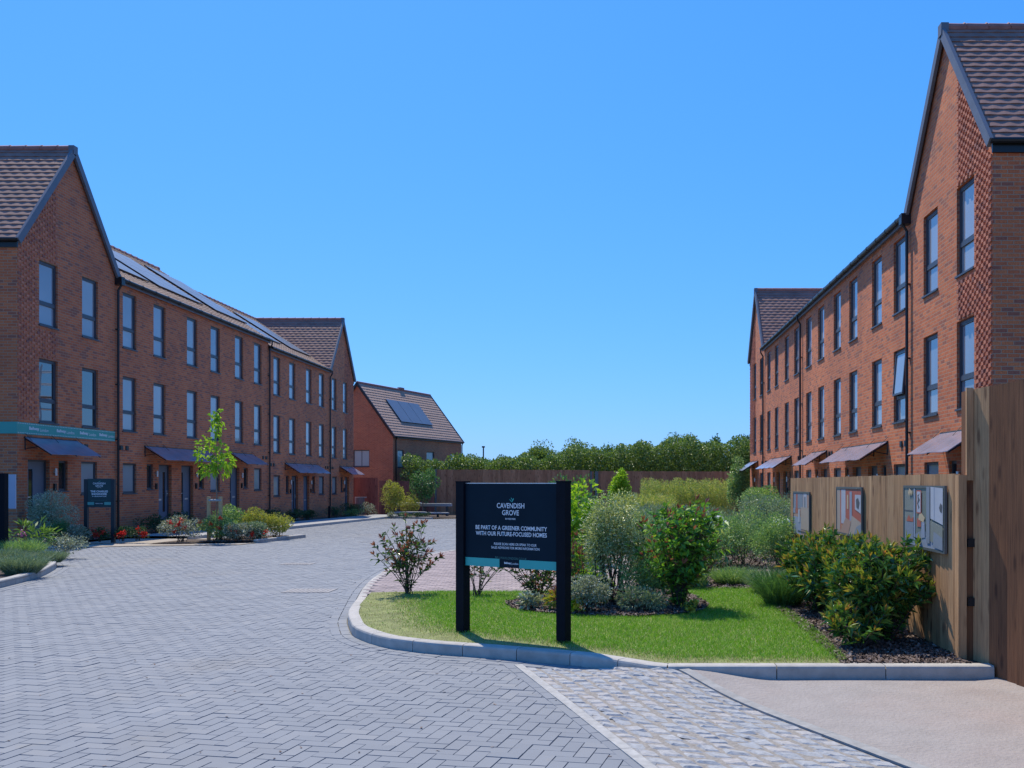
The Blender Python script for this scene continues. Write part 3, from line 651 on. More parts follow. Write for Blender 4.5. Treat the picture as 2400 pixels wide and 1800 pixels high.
def window_unit(house, P, uc, z0, z1, wd, inset=.055, split=.36, glass=None, tilt=False, blind=False):
    u0, u1 = uc-wd/2, uc+wd/2; f = .058; mb = MB(); d0, d1 = inset, inset+.06
    glass = glass or M_GLASS
    mb.pbox(P, u0, u0+f, d0, d1, z0+.03, z1); mb.pbox(P, u1-f, u1, d0, d1, z0+.03, z1)
    mb.pbox(P, u0+f, u1-f, d0, d1, z1-f, z1); mb.pbox(P, u0+f, u1-f, d0, d1, z0+.03, z0+.03+f)
    zt = None
    if split:
        zt = z0 + (z1-z0)*split; mb.pbox(P, u0+f, u1-f, d0-.004, d1, zt-.05, zt+.035)
        # sash rims
        for (za, zb) in ((zt+.035, z1-f),):
            if not tilt:
                g = .028
                mb.pbox(P, u0+f, u0+f+g, d0+.006, d1, za, zb); mb.pbox(P, u1-f-g, u1-f, d0+.006, d1, za, zb)
                mb.pbox(P, u0+f+g, u1-f-g, d0+.006, d1, zb-g, zb); mb.pbox(P, u0+f+g, u1-f-g, d0+.006, d1, za, za+g)
    wn = mb.build('window', M_GREY, house)
    def pane(za, zb, P_=P):
        q = MB(); q.pbox(P_, u0+f*.9, u1-f*.9, d0+.03, d0+.045, za, zb); q.build('pane', glass, wn)
    if split:
        pane(z0+.03+f, zt-.05)
        if tilt:
            a = R(5); zp = z1-f
            def PT(u, w_, z): dz = z-zp; ww = w_-d0-.02; return P(u, d0+.0 + ww*math.cos(a) + dz*math.sin(a), zp + dz*math.cos(a) - ww*math.sin(a))
            s = MB(); g = .045; za, zb = zt+.035, z1-f
            s.pbox(PT, u0+f, u0+f+g, d0, d0+.05, za, zb); s.pbox(PT, u1-f-g, u1-f, d0, d0+.05, za, zb); s.pbox(PT, u0+f+g, u1-f-g, d0, d0+.05, zb-g, zb); s.pbox(PT, u0+f+g, u1-f-g, d0, d0+.05, za, za+g)
            s.build('open_sash', M_GREY, wn); q = MB(); q.pbox(PT, u0+f+g*.9, u1-f-g*.9, d0+.02, d0+.032, za+g, zb-g); q.build('pane', glass, wn)
            q = MB(); q.pbox(P, u0+f, u1-f, d1+.25, d1+.27, zt, z1); q.build('room_behind', M_GLASSD, wn)
        else: pane(zt+.035, z1-f)
    else: pane(z0+.03+f, z1-f)
    if blind:
        pass
    s = MB(); s.pbox(P, u0-.03, u1+.03, -.035, d0+.02, z0-.005, z0+.03); s.build('sill', M_GREY, wn)
    return wn
def door_unit(house, P, u0, u1, z0, z1, hinge=1):
    mb = MB(); f = .055; d0 = .10
    mb.pbox(P, u0, u0+f, d0, d0+.07, z0, z1); mb.pbox(P, u1-f, u1, d0, d0+.07, z0, z1); mb.pbox(P, u0+f, u1-f, d0, d0+.07, z1-f, z1)
    fr = mb.build('door_frame', M_GREY, house)
    mb = MB(); d = d0+.025; gu = (u0+u1)/2 + .16*hinge
    a0, a1 = u0+f, u1-f
    mb.pbox(P, a0, gu-.09, d, d+.045, z0+.03, z1-f); mb.pbox(P, gu+.09, a1, d, d+.045, z0+.03, z1-f)
    mb.pbox(P, gu-.09, gu+.09, d, d+.045, z0+.03, z0+.45); mb.pbox(P, gu-.09, gu+.09, d, d+.045, z1-f-.2, z1-f)
    dr = mb.build('door', M_DOOR, house)
    q = MB(); q.pbox(P, gu-.088, gu+.088, d+.015, d+.03, z0+.44, z1-f-.19); q.build('door_glass', M_GLASSD, dr)
    q = MB(); hu = a1-.06 if hinge > 0 else a0+.06; q.pbox(P, hu-.015, hu+.015, d-.02, d, z0+.98, z0+1.18); q.pbox(P, hu-.015, hu+.09*-hinge if False else hu+.015, d-.05, d-.02, z0+1.06, z0+1.09)
    q.pbox(P, min(hu, hu-.11*hinge), max(hu, hu-.11*hinge), d-.055, d-.04, z0+1.065, z0+1.085); q.build('handle', M_SILVER, dr)
    q = MB(); lu = (a0+gu-.09)/2 if hinge > 0 else (gu+.09+a1)/2; q.pbox(P, lu-.12, lu+.12, d-.012, d, z0+.84, z0+.90); q.build('letterbox', M_SILVER, dr)
    q = MB(); q.pbox(P, u0-.02, u1+.02, -.06, d0+.02, z0-.12, z0-.002); q.build('doorstep', M_FLAG, house)
def canopy(house, P, u0, u1, z, endL=True, endR=True, dp=.72, drop=.43):
    """a sloped sheet on slim brackets"""
    mb = MB(); n = max(2, int((u1-u0)/.3)); m = 3; th = .012; b = len(mb.v)
    def S(i, j, k):
        u = u0+(u1-u0)*i/n; t = j/m; zz = z - drop*(t**1.06) + .008*math.sin(u*5+t*2)*t; return P(u, -.04-(dp-.04)*t, zz - k*th)
    for i in range(n):
        for j in range(m):
            mb.hexa([S(i,j,1),S(i+1,j,1),S(i+1,j+1,1),S(i,j+1,1),S(i,j,0),S(i+1,j,0),S(i+1,j+1,0),S(i,j+1,0)])
    c = mb.build('canopy', M_CANOPY, house)
    q = MB(); us = [u0+.03] if endL else []; k = max(1, round((u1-u0)/1.15))
    us += [u0+(u1-u0)*i/k for i in range(1, k)]
    if endR: us.append(u1-.03)
    for u in us:
        q.tube([P(u,-.01,z+.03), P(u,-.02,z-.33)], .014, 6); q.tube([P(u,-.02,z-.03), P(u,-dp*.98,z-drop-.03)], .014, 6); q.tube([P(u,-.02,z-.30), P(u,-dp*.45,z-drop*.45-.05)], .011, 6)
        q.tube([P(u,-.0,z+.12), P(u,-dp*.3,z-drop*.25)], .006, 5)
    q.pbox(P, u0, u1, -.045, 0, z-.02, z+.015)
    q.build('bracket', M_BLACK, c)
def terrace(side, XF, Y0, Z0, zs, labels, group):
    s = side
    def PF(zb): return lambda u, w_, z: (XF + s*w_, Y0+u, Z0+zb+z)
    spans = [(0,4.7),(4.7,8.9),(8.9,13.05),(13.05,17.18),(17.18,21.5),(21.5,25.82),(25.82,30.4)]
    wc = [[1.31,3.3],[5.5,7.42],[9.82,11.76],[14.0,15.97],[18.2,20.2],[22.55,24.55],[26.7,28.75]]
    # ground floor: (window centre, slit centre, door u0, door u1, hinge)
    gf = [(3.25,1.97,.42,1.36,-1),(5.5,6.78,7.36,8.26,1),(11.74,10.56,8.98,9.9,-1),(15.97,14.67,13.1,14.02,-1),(18.2,19.55,20.1,21.0,1),(24.55,23.28,21.75,22.62,-1),(26.75,28.1,28.65,29.5,1)]
    can = [(.26,2.6,1,1),(6.4,8.9,1,0),(8.9,11.0,0,1),(12.93,15.3,1,1),(19.17,21.5,1,0),(21.5,23.8,0,1),(27.65,30.15,1,1)]
    can[3] = (13.08, 15.3, 1, 1)
    hw = .82 if s < 0 else .90
    random.seed(11)
    for i, (u0, u1) in enumerate(spans):
        zb = zs[i]; P = PF(zb); h = thing('terraced_house', (XF+s*1.0, Y0+(u0+u1)/2, Z0+zb), labels[i], 'house', group)
        gable = i in (0, 6); holes = []
        for c in wc[i]:
            holes += [(c-hw/2, c+hw/2, 5.80, 7.57), (c-hw/2, c+hw/2, 3.18, 4.93)]
        g = gf[i]; holes += [(g[0]-hw/2, g[0]+hw/2, 1.22, 2.20), (g[1]-.21, g[1]+.21, 1.33, 2.20), (g[2], g[3], .13, 2.20)]
        us = sorted(set([u0, u1] + [a for q in holes for a in q[:2]])); zz = sorted(set([-.6, EAVE] + [a for q in holes for a in q[2:]]))
        mb = MB()
        for a, b in zip(us[:-1], us[1:]):
            for c, d in zip(zz[:-1], zz[1:]):
                um, zm = (a+b)/2, (c+d)/2
                if not any(q[0] < um < q[1] and q[2] < zm < q[3] for q in holes): mb.poly([P(a,0,c),P(b,0,c),P(b,0,d),P(a,0,d)])
        rd = .16
        for (a, b, c, d) in holes:
            mb.poly([P(a,0,c),P(a,rd,c),P(a,rd,d),P(a,0,d)]); mb.poly([P(b,0,c),P(b,rd,c),P(b,rd,d),P(b,0,d)])
            mb.poly([P(a,0,d),P(b,0,d),P(b,rd,d),P(a,rd,d)]); mb.poly([P(a,0,c),P(b,0,c),P(b,rd,c),P(a,rd,c)])
        um = (u0+u1)/2
        if gable:
            mb.poly([P(u0,0,EAVE),P(u1,0,EAVE),P(um,0,RIDGE)]); mb.poly([P(u0,DEPTH,EAVE),P(u1,DEPTH,EAVE),P(um,DEPTH,RIDGE)])
        mb.poly([P(u0,0,-.6),P(u0,DEPTH,-.6),P(u0,DEPTH,EAVE),P(u0,0,EAVE)]); mb.poly([P(u1,0,-.6),P(u1,DEPTH,-.6),P(u1,DEPTH,EAVE),P(u1,0,EAVE)])
        mb.poly([P(u0,DEPTH,-.6),P(u1,DEPTH,-.6),P(u1,DEPTH,EAVE),P(u0,DEPTH,EAVE)])
        if not gable:
            for ue in (u0, u1): mb.poly([P(ue,.02,EAVE),P(ue,DEPTH-.02,EAVE),P(ue,DEPTH/2,RIDGE-.05)])
        wall = mb.build('wall', M_BRICK, h)
        for j, c in enumerate(wc[i]):
            window_unit(h, P, c, 5.80, 7.57, hw)
            dark = (s < 0 and i == 0)
            window_unit(h, P, c, 3.18, 4.93, hw, glass=M_GLASSR if dark else None, tilt=(s > 0 and i == 1 and j == 0))
        window_unit(h, P, g[0], 1.22, 2.20, hw, split=0, glass=M_GLASSB)
        window_unit(h, P, g[1], 1.33, 2.20, .42, split=0, glass=M_GLASSD)
        door_unit(h, P, g[2], g[3], .13, 2.20, g[4])
        # wall light, entry panel, vents
        lu = g[3]+.2 if g[1] > g[3] else g[2]-.2
        q = MB(); q.tube([P(lu,-.055,1.78),P(lu,-.055,1.98)], .032, 10); q.pbox(P, lu-.02, lu+.02, -.04, 0, 1.85, 1.92); q.build('wall_light', M_SILVER, h)
        q = MB(); q.pbox(P, lu-.045, lu+.045, -.05, 0, 1.36, 1.56); q.build('entry_panel', M_BLACK, h)
        if i not in (0,):
            vc = u0+.45 if g[0] < g[1] else u1-.45
            for o in (-.17, .17): q = MB(); q.pbox(P, vc+o-.075, vc+o+.075, -.03, 0, 2.60, 2.74); q.build('vent', M_BLACK, h)
        else:
            q = MB(); q.pbox(P, 3.0, 3.15, -.03, 0, 2.55, 2.7); q.build('vent', M_BLACK, h)
        a, b, eL, eR = can[i]; canopy(h, P, a, b, 2.77, eL, eR)
        # roofs
        if gable:
            sl = math.hypot(um-u0, RIDGE-EAVE-.08); nx, nz_ = (RIDGE-EAVE-.08)/sl, (um-u0)/sl; hw2 = um-u0
            def SA(a_, t, n_, sg=-1):     # sg -1: slope towards u0, +1: towards u1
                ue = um + sg*(hw2+.10)*(1-t); z = EAVE+.04 + (RIDGE+.04-EAVE-.04)*t - .10*(1-t)*0
                return P(ue + sg*nx*n_, a_, z + nz_*n_)
            full = lambda t: (-.06, DEPTH+.06); vf = lambda t: (-.06, DEPTH/2*t+.10); vb = lambda t: (DEPTH-DEPTH/2*t-.10, DEPTH+.06)
            mt = M_TILE2
            if i == 0:
                rf = tiled_slope(lambda a_, t, n_: SA(a_, t, n_, -1), full, 21, mt, 'roof', h)
                tiled_slope(lambda a_, t, n_: SA(a_, t, n_, 1), vf, 21, mt, 'roof', h); tiled_slope(lambda a_, t, n_: SA(a_, t, n_, 1), vb, 21, mt, 'roof', h)
            else:
                rf = tiled_slope(lambda a_, t, n_: SA(a_, t, n_, 1), full, 21, mt, 'roof', h)
                tiled_slope(lambda a_, t, n_: SA(a_, t, n_, -1), vf, 21, mt, 'roof', h); tiled_slope(lambda a_, t, n_: SA(a_, t, n_, -1), vb, 21, mt, 'roof', h)
            q = MB()
            for sg in (-1, 1):
                for wd0 in (-.12, DEPTH+.05):
                    for (n0, n1) in ((-.13, .055),):
                        def PV(t, w_, n_): return SA(w_, t, n_, sg)
                        q = MB(); q.hexa([PV(-.01,wd0,n0),PV(1.0,wd0,n0),PV(1.0,wd0+.07,n0),PV(-.01,wd0+.07,n0),PV(-.01,wd0,n1),PV(1.0,wd0,n1),PV(1.0,wd0+.07,n1),PV(-.01,wd0+.07,n1)]); q.build('verge', M_VERGE, h)
            q = MB(); q.pbox(P, um-.10, um+.10, -.135, .02, RIDGE-.12, RIDGE+.12)
            q.build('apex_cap', M_VERGE, h)
            q = MB(); w_ = -.06
            while w_ < DEPTH:
                w2 = min(w_+.44, DEPTH+.06); q.tube([P(um,w_+.004,RIDGE+.05), P(um,w_+.012,RIDGE+.055), P(um,w2-.05,RIDGE+.05), P(um,w2-.002,RIDGE+.062)], [.085,.088,.085,.10], 10); w_ += .45
            q.build('ridge', M_RIDGE, rf)
            q = MB(); ue, sg = (u0, -1) if i == 0 else (u1, 1)
            q.pbox(P, min(ue, ue+sg*.05), max(ue, ue+sg*.05), -.02, DEPTH, EAVE-.17, EAVE+.02)
            q.tube([P(ue+sg*.11,-.08,EAVE+.02), P(ue+sg*.11,DEPTH+.05,EAVE+.02)], .055, 10); q.build('gutter', M_BLACK, h)
        else:
            ex0 = u0; ex1 = u1
            def SM(a_, t, n_, back=0):
                w_ = -.12 + (DEPTH/2+.12)*t; z = EAVE+.06 + (RIDGE+.0-EAVE-.02)*t
                sl = math.hypot(DEPTH/2, RIDGE-EAVE); w_ -= n_*(RIDGE-EAVE)/sl; z += n_*(DEPTH/2)/sl
                if back: w_ = DEPTH - w_
                return P(a_, w_, z)
            ar = (lambda t: (u0 - 2.35*t if i == 1 else u0, u1 + (2.3*t if i == 5 else 0)))
            rf = tiled_slope(lambda a_, t, n_: SM(a_, t, n_), ar, 31, M_TILE, 'roof', h, step=.11)
            tiled_slope(lambda a_, t, n_: SM(a_, t, n_, 1), lambda t: (u0, u1), 12, M_TILE, 'roof', h, step=.3)
            q = MB(); ur = u0 - (2.3 if i == 1 else 0); ue = u1 + (2.3 if i == 5 else 0)
            while ur < ue-.02:
                u2 = min(ur+.44, ue); q.tube([P(ur+.004,DEPTH/2,RIDGE+.05), P(u2-.05,DEPTH/2,RIDGE+.05), P(u2-.002,DEPTH/2,RIDGE+.06)], [.085,.085,.10], 8); ur += .45
            q.build('ridge', M_RIDGE, rf)
            q = MB(); q.pbox(P, u0, u1, -.10, .0, EAVE-.05, EAVE-.03); q.pbox(P, u0+.001, u1-.001, -.105, -.08, EAVE-.08, EAVE+.07); q.build('fascia', M_VERGE, h)
            q = MB(); q.tube([P(u0,-.17,EAVE+.04), P(u1,-.17,EAVE+.04)], .058, 10)
            k = 5
            for e in range(k): uu = u0+(u1-u0)*(e+.5)/k; q.tube([P(uu-.02,-.17,EAVE+.04),P(uu+.02,-.17,EAVE+.04)], .066, 10)
            q.build('gutter', M_BLACK, h)
            if i in (1, 4, 5, 3, 2):
                # solar panels, two rows up the slope
                sl = math.hypot(DEPTH/2+.12, RIDGE-EAVE); nco = 3
                spec = {1:(4.85,8.55),2:(9.2,12.75),3:(13.9,17.1),4:(18.3,21.3),5:(22.6,25.7)}[i]
                pn = MB(); pe = MB(); cw = (spec[1]-spec[0])/nco
                for r_ in range(2):
                    for c_ in range(nco):
                        aa = spec[0]+c_*cw; t0 = .215+r_*.293; t1 = t0+.29
                        A = [SM(aa+.012,t0,.09),SM(aa+cw-.012,t0,.09),SM(aa+cw-.012,t1,.09),SM(aa+.012,t1,.09)]
                        B = [SM(aa+.012,t0,.045),SM(aa+cw-.012,t0,.045),SM(aa+cw-.012,t1,.045),SM(aa+.012,t1,.045)]
                        pn.poly(A)
                        for e in range(4): pe.poly([B[e],B[(e+1)%4],A[(e+1)%4],A[e]])
                po = pn.build('solar_panels', M_SOLAR, rf); pe.build('panel_frame', M_SOLEDGE, po)
        # downpipe at the joints the photograph shows
        if i in (0, 3, 5):
            q = MB(); pu = u1 - .02 if i != 0 else u1+.0
            q.tube([P(pu,-.17,EAVE+.0),P(pu,-.17,EAVE-.14),P(pu,-.07,EAVE-.30),P(pu,-.07,-.1)], .036, 8)
            for zc in (1.0, 2.9, 4.6, 6.3): q.pbox(P, pu-.05, pu+.05, -.10, 0, zc, zc+.03)
            if i == 0: q.pbox(P, pu-.08, pu+.12, -.22, -.0, EAVE-.14, EAVE+.10)
            q.build('downpipe', M_BLACK, h)
        # projecting headers
        if gable:
            q = MB(); rr = random.Random(4)
            ua, ub = (u0+.02, u0+1.78) if i == 0 else (u1-1.78, u1-.02)
            zc = math.ceil(3.20/.075)*.075; row = 0
            zlo = 3.24
            row = 0; z = zlo
            while z < RIDGE:
                off = (row % 2)*.1125; u = ua + off
                while u + .10 < ub:
                    lim = EAVE + (RIDGE-EAVE)*(1-abs(u+.05-um)/(um-u0)) - .25 if z > EAVE-.2 else 99
                    inh = any(q_[0]-.02 < u+.1 and u < q_[1]+.02 and q_[2]-.06 < z+.07 and z < q_[3]+.02 for q_ in holes)
                    if z + .07 < lim and not inh:
                        q.pbox(P, u, u+.10, (-.028 if s > 0 else -.014)-rr.uniform(0,.005), 0, z, z+.064)
                    u += .225
                z += .075; row += 1
            q.build('projecting_brickwork', M_PROJ, h)
        if s < 0 and i == 0: H1 = (h, P)
    return H1 if s < 0 else None
GL = 'terraced houses in the left row'; GR = 'terraced houses in the right row'
LL = ['red brick gabled house with a teal banner across its front, near end of left row',
      'flat fronted brick house directly beyond the teal bannered gabled house',
      'third house of the left row, its door beside its neighbour\'s under a long canopy',
      'fourth house of the left row, before the middle downpipe, with a short canopy',
      'fifth house of the left row, just beyond the downpipe where the roof steps down',
      'sixth house of the left row, last flat fronted one before the far gable',
      'gabled house at the far end of the left row, beside the detached house']
LR = ['tall gabled house with projecting brick pattern at the near end of the right row',
      'sunlit flat fronted house with one upper window tilted open, next to the near right gable',
      'third house of the right row, under the far half of the longest canopy',
      'fourth house of the right row, just before the middle downpipe',
      'fifth house of the right row, first beyond the middle downpipe',
      'sixth house of the right row, last flat fronted one before the far gable',
      'gabled house with plum tiled roof at the far end of the right row']
H1, P1 = terrace(-1, -15.5, 23.9, 0.0, [0,0,0,0,-.29,-.29,-.30], LL, GL)
terrace(1, 6.71, 16.57, -.17, [0,0,0,0,0,0,0], LR, GR)

# ------------------------------------------------------------------ text
def text_mesh(body, width, height, O, ux, uz, mat, parent, name='lettering', align='C', bold=0.0, proud=.002, shear=0):
    """flat lettering fitted to width x height metres, centred at O in the plane of ux (right) and uz (up)"""
    cu = bpy.data.curves.new('t', 'FONT'); cu.body = body; cu.size = 1; cu.offset = bold; cu.resolution_u = 3; cu.shear = shear
    ob = bpy.data.objects.new('t', cu); COL.objects.link(ob); bpy.context.view_layer.update()
    me = bpy.data.meshes.new_from_object(ob.evaluated_get(bpy.context.evaluated_depsgraph_get())); bpy.data.objects.remove(ob); bpy.data.curves.remove(cu)
    co = np.array([v.co[:] for v in me.vertices]); mn, mx = co.min(0), co.max(0)
    sx = width/(mx[0]-mn[0]); sy = height/(mx[1]-mn[1]) if height else sx
    ux = Vector(ux).normalized(); uz = Vector(uz).normalized(); n_ = ux.cross(uz); O = Vector(O) - ORG[parent.name]
    x0 = (mn[0]+mx[0])/2 if align == 'C' else mn[0]
    for v in me.vertices: v.co = O + ux*((v.co.x-x0)*sx) + uz*((v.co.y-(mn[1]+mx[1])/2)*sy) + n_*proud
    me.materials.clear(); me.materials.append(mat); me.name = name
    return link(name, me, parent)

# teal banner round the near left corner
bn = MB(); bn.box(-15.5, -15.488, 23.87, 28.52, 2.855, 3.16); bn.box(-24, -15.488, 23.858, 23.87, 2.855, 3.16)
bo = bn.build('banner', M_TEAL, H1); bo['label'] = 'teal banner with white lettering'
for uy in (24.75, 25.95, 27.05, 28.05):
    text_mesh('Bellway', .42, .11, (-15.488, uy-.18, 3.01), (0,1,0), (0,0,1), M_WHITE, bo, bold=.03)
    text_mesh('London', .36, .085, (-15.488, uy+.25, 3.00), (0,1,0), (0,0,1), M_WHITE, bo)
text_mesh('Bellway London', .9, .1, (-16.6, 23.858, 3.0), (1,0,0), (0,0,1), M_WHITE, bo)
dt = MB()
for k in range(62):
    y = 23.9 + k*.075
    for z in (2.885, 3.13): dt.box(-15.489, -15.486, y, y+.035, z-.008, z+.008)
dt.build('dotted_line', M_WHITE, bo)
for yl in (24.02, 27.0):   # small warm uplights by the wall, lit in the photograph
    pass

# ------------------------------------------------------------------ detached house
def detached():
    A = Vector((-14.8, 61.0, 0)); d = Vector((.304, .953, 0)).normalized(); g = Vector((-.953, .304, 0)).normalized(); zb = -.5
    h = thing('detached_house', (A.x, A.y, zb), 'two storey brick house with a solar array, standing detached beyond the left row', 'house')
    P = lambda u, w_, z: tuple(A + d*u + g*w_ + Vector((0,0,z)))      # u along the long front, w along the gable end
    LN, DP, EZ, RZ = 9.65, 5.4, 4.62, 8.2
    def wallholes(Q, L, holes, mb):
        us = sorted(set([0, L]+[a for q in holes for a in q[:2]])); zz = sorted(set([zb, EZ]+[a for q in holes for a in q[2:]]))
        for a, b in zip(us[:-1], us[1:]):
            for c, e in zip(zz[:-1], zz[1:]):
                if not any(q[0] < (a+b)/2 < q[1] and q[2] < (c+e)/2 < q[3] for q in holes): mb.poly([Q(a,0,c),Q(b,0,c),Q(b,0,e),Q(a,0,e)])
        for (a, b, c, e) in holes:
            r = .12
            mb.poly([Q(a,0,c),Q(a,r,c),Q(a,r,e),Q(a,0,e)]); mb.poly([Q(b,0,c),Q(b,r,c),Q(b,r,e),Q(b,0,e)]); mb.poly([Q(a,0,e),Q(b,0,e),Q(b,r,e),Q(a,r,e)]); mb.poly([Q(a,0,c),Q(b,0,c),Q(b,r,c),Q(a,r,c)])
    QF = lambda u, w_, z: P(u, w_, z)                 # long front, inwards = +g
    QG = lambda u, w_, z: P(w_, u, z)                 # gable end, inwards = +d
    fh = [(.55,1.35,2.55,3.75),(4.4,5.5,2.55,3.75),(7.9,8.8,2.55,3.72)]; gh = [(1.8,3.05,2.6,3.75)]
    mb = MB(); wallholes(QF, LN, fh, mb); wallholes(QG, DP, gh, mb)
    mb.poly([QG(0,0,EZ),QG(DP,0,EZ),QG(DP/2,0,RZ)]); mb.poly([P(LN,0,EZ),P(LN,DP,EZ),P(LN,DP/2,RZ)])
    mb.poly([P(LN,0,zb),P(LN,DP,zb),P(LN,DP,EZ),P(LN,0,EZ)]); mb.poly([P(0,DP,zb),P(LN,DP,zb),P(LN,DP,EZ),P(0,DP,EZ)])
    mb.build('wall', M_BRICK2, h)
    for (a, b, c, e) in fh: window_unit(h, QF, (a+b)/2, c, e, b-a, split=0, glass=M_GLASSB)
    window_unit(h, QG, (gh[0][0]+gh[0][1])/2, gh[0][2], gh[0][3], 1.25, split=0, glass=M_GLASSB)
    q = MB(); q.pbox(QG, 2.40, 2.45, .08, .13, 2.64, 3.7); q.build('window_mullion', M_GREY, h)
    def SL(a, t, n_, back=0):
        w_ = -.15+(DP/2+.15)*t; z = EZ-.02+(RZ+.05-EZ)*t; sl = math.hypot(DP/2, RZ-EZ); w_ -= n_*(RZ-EZ)/sl; z += n_*(DP/2)/sl
        if back: w_ = DP-w_
        return P(a, w_, z)
    rf = tiled_slope(lambda a, t, n_: SL(a, t, n_), lambda t: (-.06, LN+.06), 19, M_TILE3, 'roof', h, wave=.33, amp=.006, lift=.035, step=.11)
    tiled_slope(lambda a, t, n_: SL(a, t, n_, 1), lambda t: (-.06, LN+.06), 19, M_TILE, 'roof', h, step=.4)
    q = MB(); q.tube([P(-.06,DP/2,RZ+.06),P(LN+.06,DP/2,RZ+.06)], .09, 8); q.pbox(P, 5.2, 5.75, DP/2-.12, DP/2+.12, RZ+.1, RZ+.24); q.build('ridge', M_RIDGE, rf)
    q = MB()
    for bk in (0, 1):
        for a in (-.12, LN+.04):
            q.hexa([SL(a,-.01,-.1,bk),SL(a+.08,-.01,-.1,bk),SL(a+.08,1,-.1,bk),SL(a,1,-.1,bk),SL(a,-.01,.06,bk),SL(a+.08,-.01,.06,bk),SL(a+.08,1,.06,bk),SL(a,1,.06,bk)])
    q.build('verge', M_BLACK, h)
    q = MB(); q.tube([P(0,-.18,EZ+.0),P(LN,-.18,EZ+.0)], .055, 8); q.pbox(P, 0, LN, -.1, 0, EZ-.12, EZ-.02); q.build('gutter', M_BLACK, h)
    for u in (.25, LN-.02):
        q = MB(); q.tube([P(u,-.15,EZ),P(u,-.07,EZ-.25),P(u,-.07,zb)], .04, 8); q.build('downpipe', M_BLACK, h)
    pn = MB(); pe = MB()
    for c_ in range(3):
        a = 2.1+c_*1.45; A_ = [SL(a+.01,.30,.1),SL(a+1.43,.30,.1),SL(a+1.43,.73,.1),SL(a+.01,.73,.1)]; B_ = [SL(a+.01,.30,.04),SL(a+1.43,.30,.04),SL(a+1.43,.73,.04),SL(a+.01,.73,.04)]
        pn.poly(A_)
        for e in range(4): pe.poly([B_[e],B_[(e+1)%4],A_[(e+1)%4],A_[e]])
    po = pn.build('solar_panels', M_SOLAR, rf); pe.build('panel_frame', M_SOLEDGE, po)
M_BRICK2 = brickmat('orange_red_brick', [(0,(.38,.125,.06)),(.3,(.45,.15,.07)),(.8,(.51,.175,.08)),(1,(.41,.125,.06))], (.46,.30,.20))
detached()

# ------------------------------------------------------------------ fences
def board_fence(mb, A, B, zt, zb0, bw=.10, th=.016, seed=0, zj=.004):
    """feather edge boards from A to B (x, y); zt, zb0 heights at both ends"""
    rr = random.Random(seed); A = Vector(A); B = Vector(B); L = (B-A).length; d = (B-A)/L; n_ = Vector((d.y, -d.x)); k = int(L/bw)
    for i in range(k):
        a = A + d*(i*bw); b = A + d*((i+1)*bw+.012); t = i/k
        z1 = zt[0]+(zt[1]-zt[0])*t + rr.uniform(-zj, zj); z0 = zb0[0]+(zb0[1]-zb0[0])*t + rr.uniform(-.006,.006); o = rr.uniform(0,.004)
        c = [a - n_*.002, b - n_*.002, b + n_*(.006+o), a + n_*(th+o)]
        mb.hexa([(p.x,p.y,z0) for p in c]+[(p.x,p.y,z1) for p in c])
f = thing('wooden_fence', (2.95, 11.5, .08), 'pale brown close boarded fence along the right bed, carrying the three framed posters', 'fence')
mb = MB(); board_fence(mb, (2.93,15.6), (2.93,7.93), (1.665,1.675), (.06,.06), .108, .018, 2); mb.build('boards', M_WOOD, f)
for z in (.35, 1.35): mb = MB(); mb.box(2.96,3.0,7.93,15.6,z,z+.08); mb.build('rail', M_WOODD, f)
for y in (15.55, 13.7, 11.8, 9.9):
    mb = MB(); mb.box(3.0,3.1,y-.05,y+.05,-.1,1.63); mb.build('post', M_WOODD, f)
mb = MB(); mb.box(2.885,2.955,7.84,7.925,.06,1.66); mb.build('end_batten', M_WOOD, f)
f = thing('tall_wooden_fence', (3.1, 6.8, 0), 'tall dark brown board fence at the right edge, higher than the poster fence', 'fence')
mb = MB(); board_fence(mb, (3.077,7.62), (3.72,3.9), (2.392,2.44), (.01,-.02), .125, .02, 7, .004); mb.build('boards', M_WOODD, f)
mb = MB(); board_fence(mb, (3.035,7.86), (3.079,7.61), (2.39,2.39), (.09,.09), .125, .02, 9, .003); mb.build('pale_boards', M_WOOD, f)
mb = MB(); mb.box(2.958,3.04,7.87,7.97,-.1,2.375); mb.build('post', M_WOODD, f)
mb = MB(); mb.box(2.955,3.012,7.84,7.868,1.615,2.40); mb.build('end_batten', M_WOOD, f)
for z in (.4, 1.3, 2.05): mb = MB(); a = Vector((3.10,7.80)); b_ = Vector((3.76,4.0)); mb.hexa([(a.x,a.y,z),(b_.x,b_.y,z),(b_.x+.05,b_.y,z),(a.x+.05,a.y,z),(a.x,a.y,z+.1),(b_.x,b_.y,z+.1),(b_.x+.05,b_.y,z+.1),(a.x+.05,a.y,z+.1)]); mb.build('rail', M_WOODD, f)
for z in (.55, 1.05): mb = MB(); mb.box(2.965,3.03,7.835,7.87,z,z+.07); mb.build('hinge', M_BLACK, f)
f = thing('long_back_fence', (-2, 56, -.4), 'long reddish brown board fence across the far end, in front of the green woodland', 'fence')
mb = MB(); board_fence(mb, (-11.0,56), (-1.65,56), (2.36,2.33), (-.45,-.45), .15, .02, 3, .012); board_fence(mb, (-1.2,56.0), (7.6,56), (2.27,2.24), (-.45,-.45), .15, .02, 4, .012); mb.build('boards', M_WOODR, f)
M_WGP = plain('weathered_grey_post', (.13,.15,.16), .8)
for xa, xb in ((-1.66,-1.56),(-1.38,-1.18),(-11.05,-10.95)): mb = MB(); mb.box(xa,xb,55.9,56.1,-.5,2.25 if xa > -5 else 2.4); mb.build('post', M_WGP, f)
mb = MB(); board_fence(mb, (-1.56,56.03), (-1.38,56.03), (2.25,2.25), (-.45,-.45), .09, .02, 5); mb.build('infill_board', M_WOODR, f)
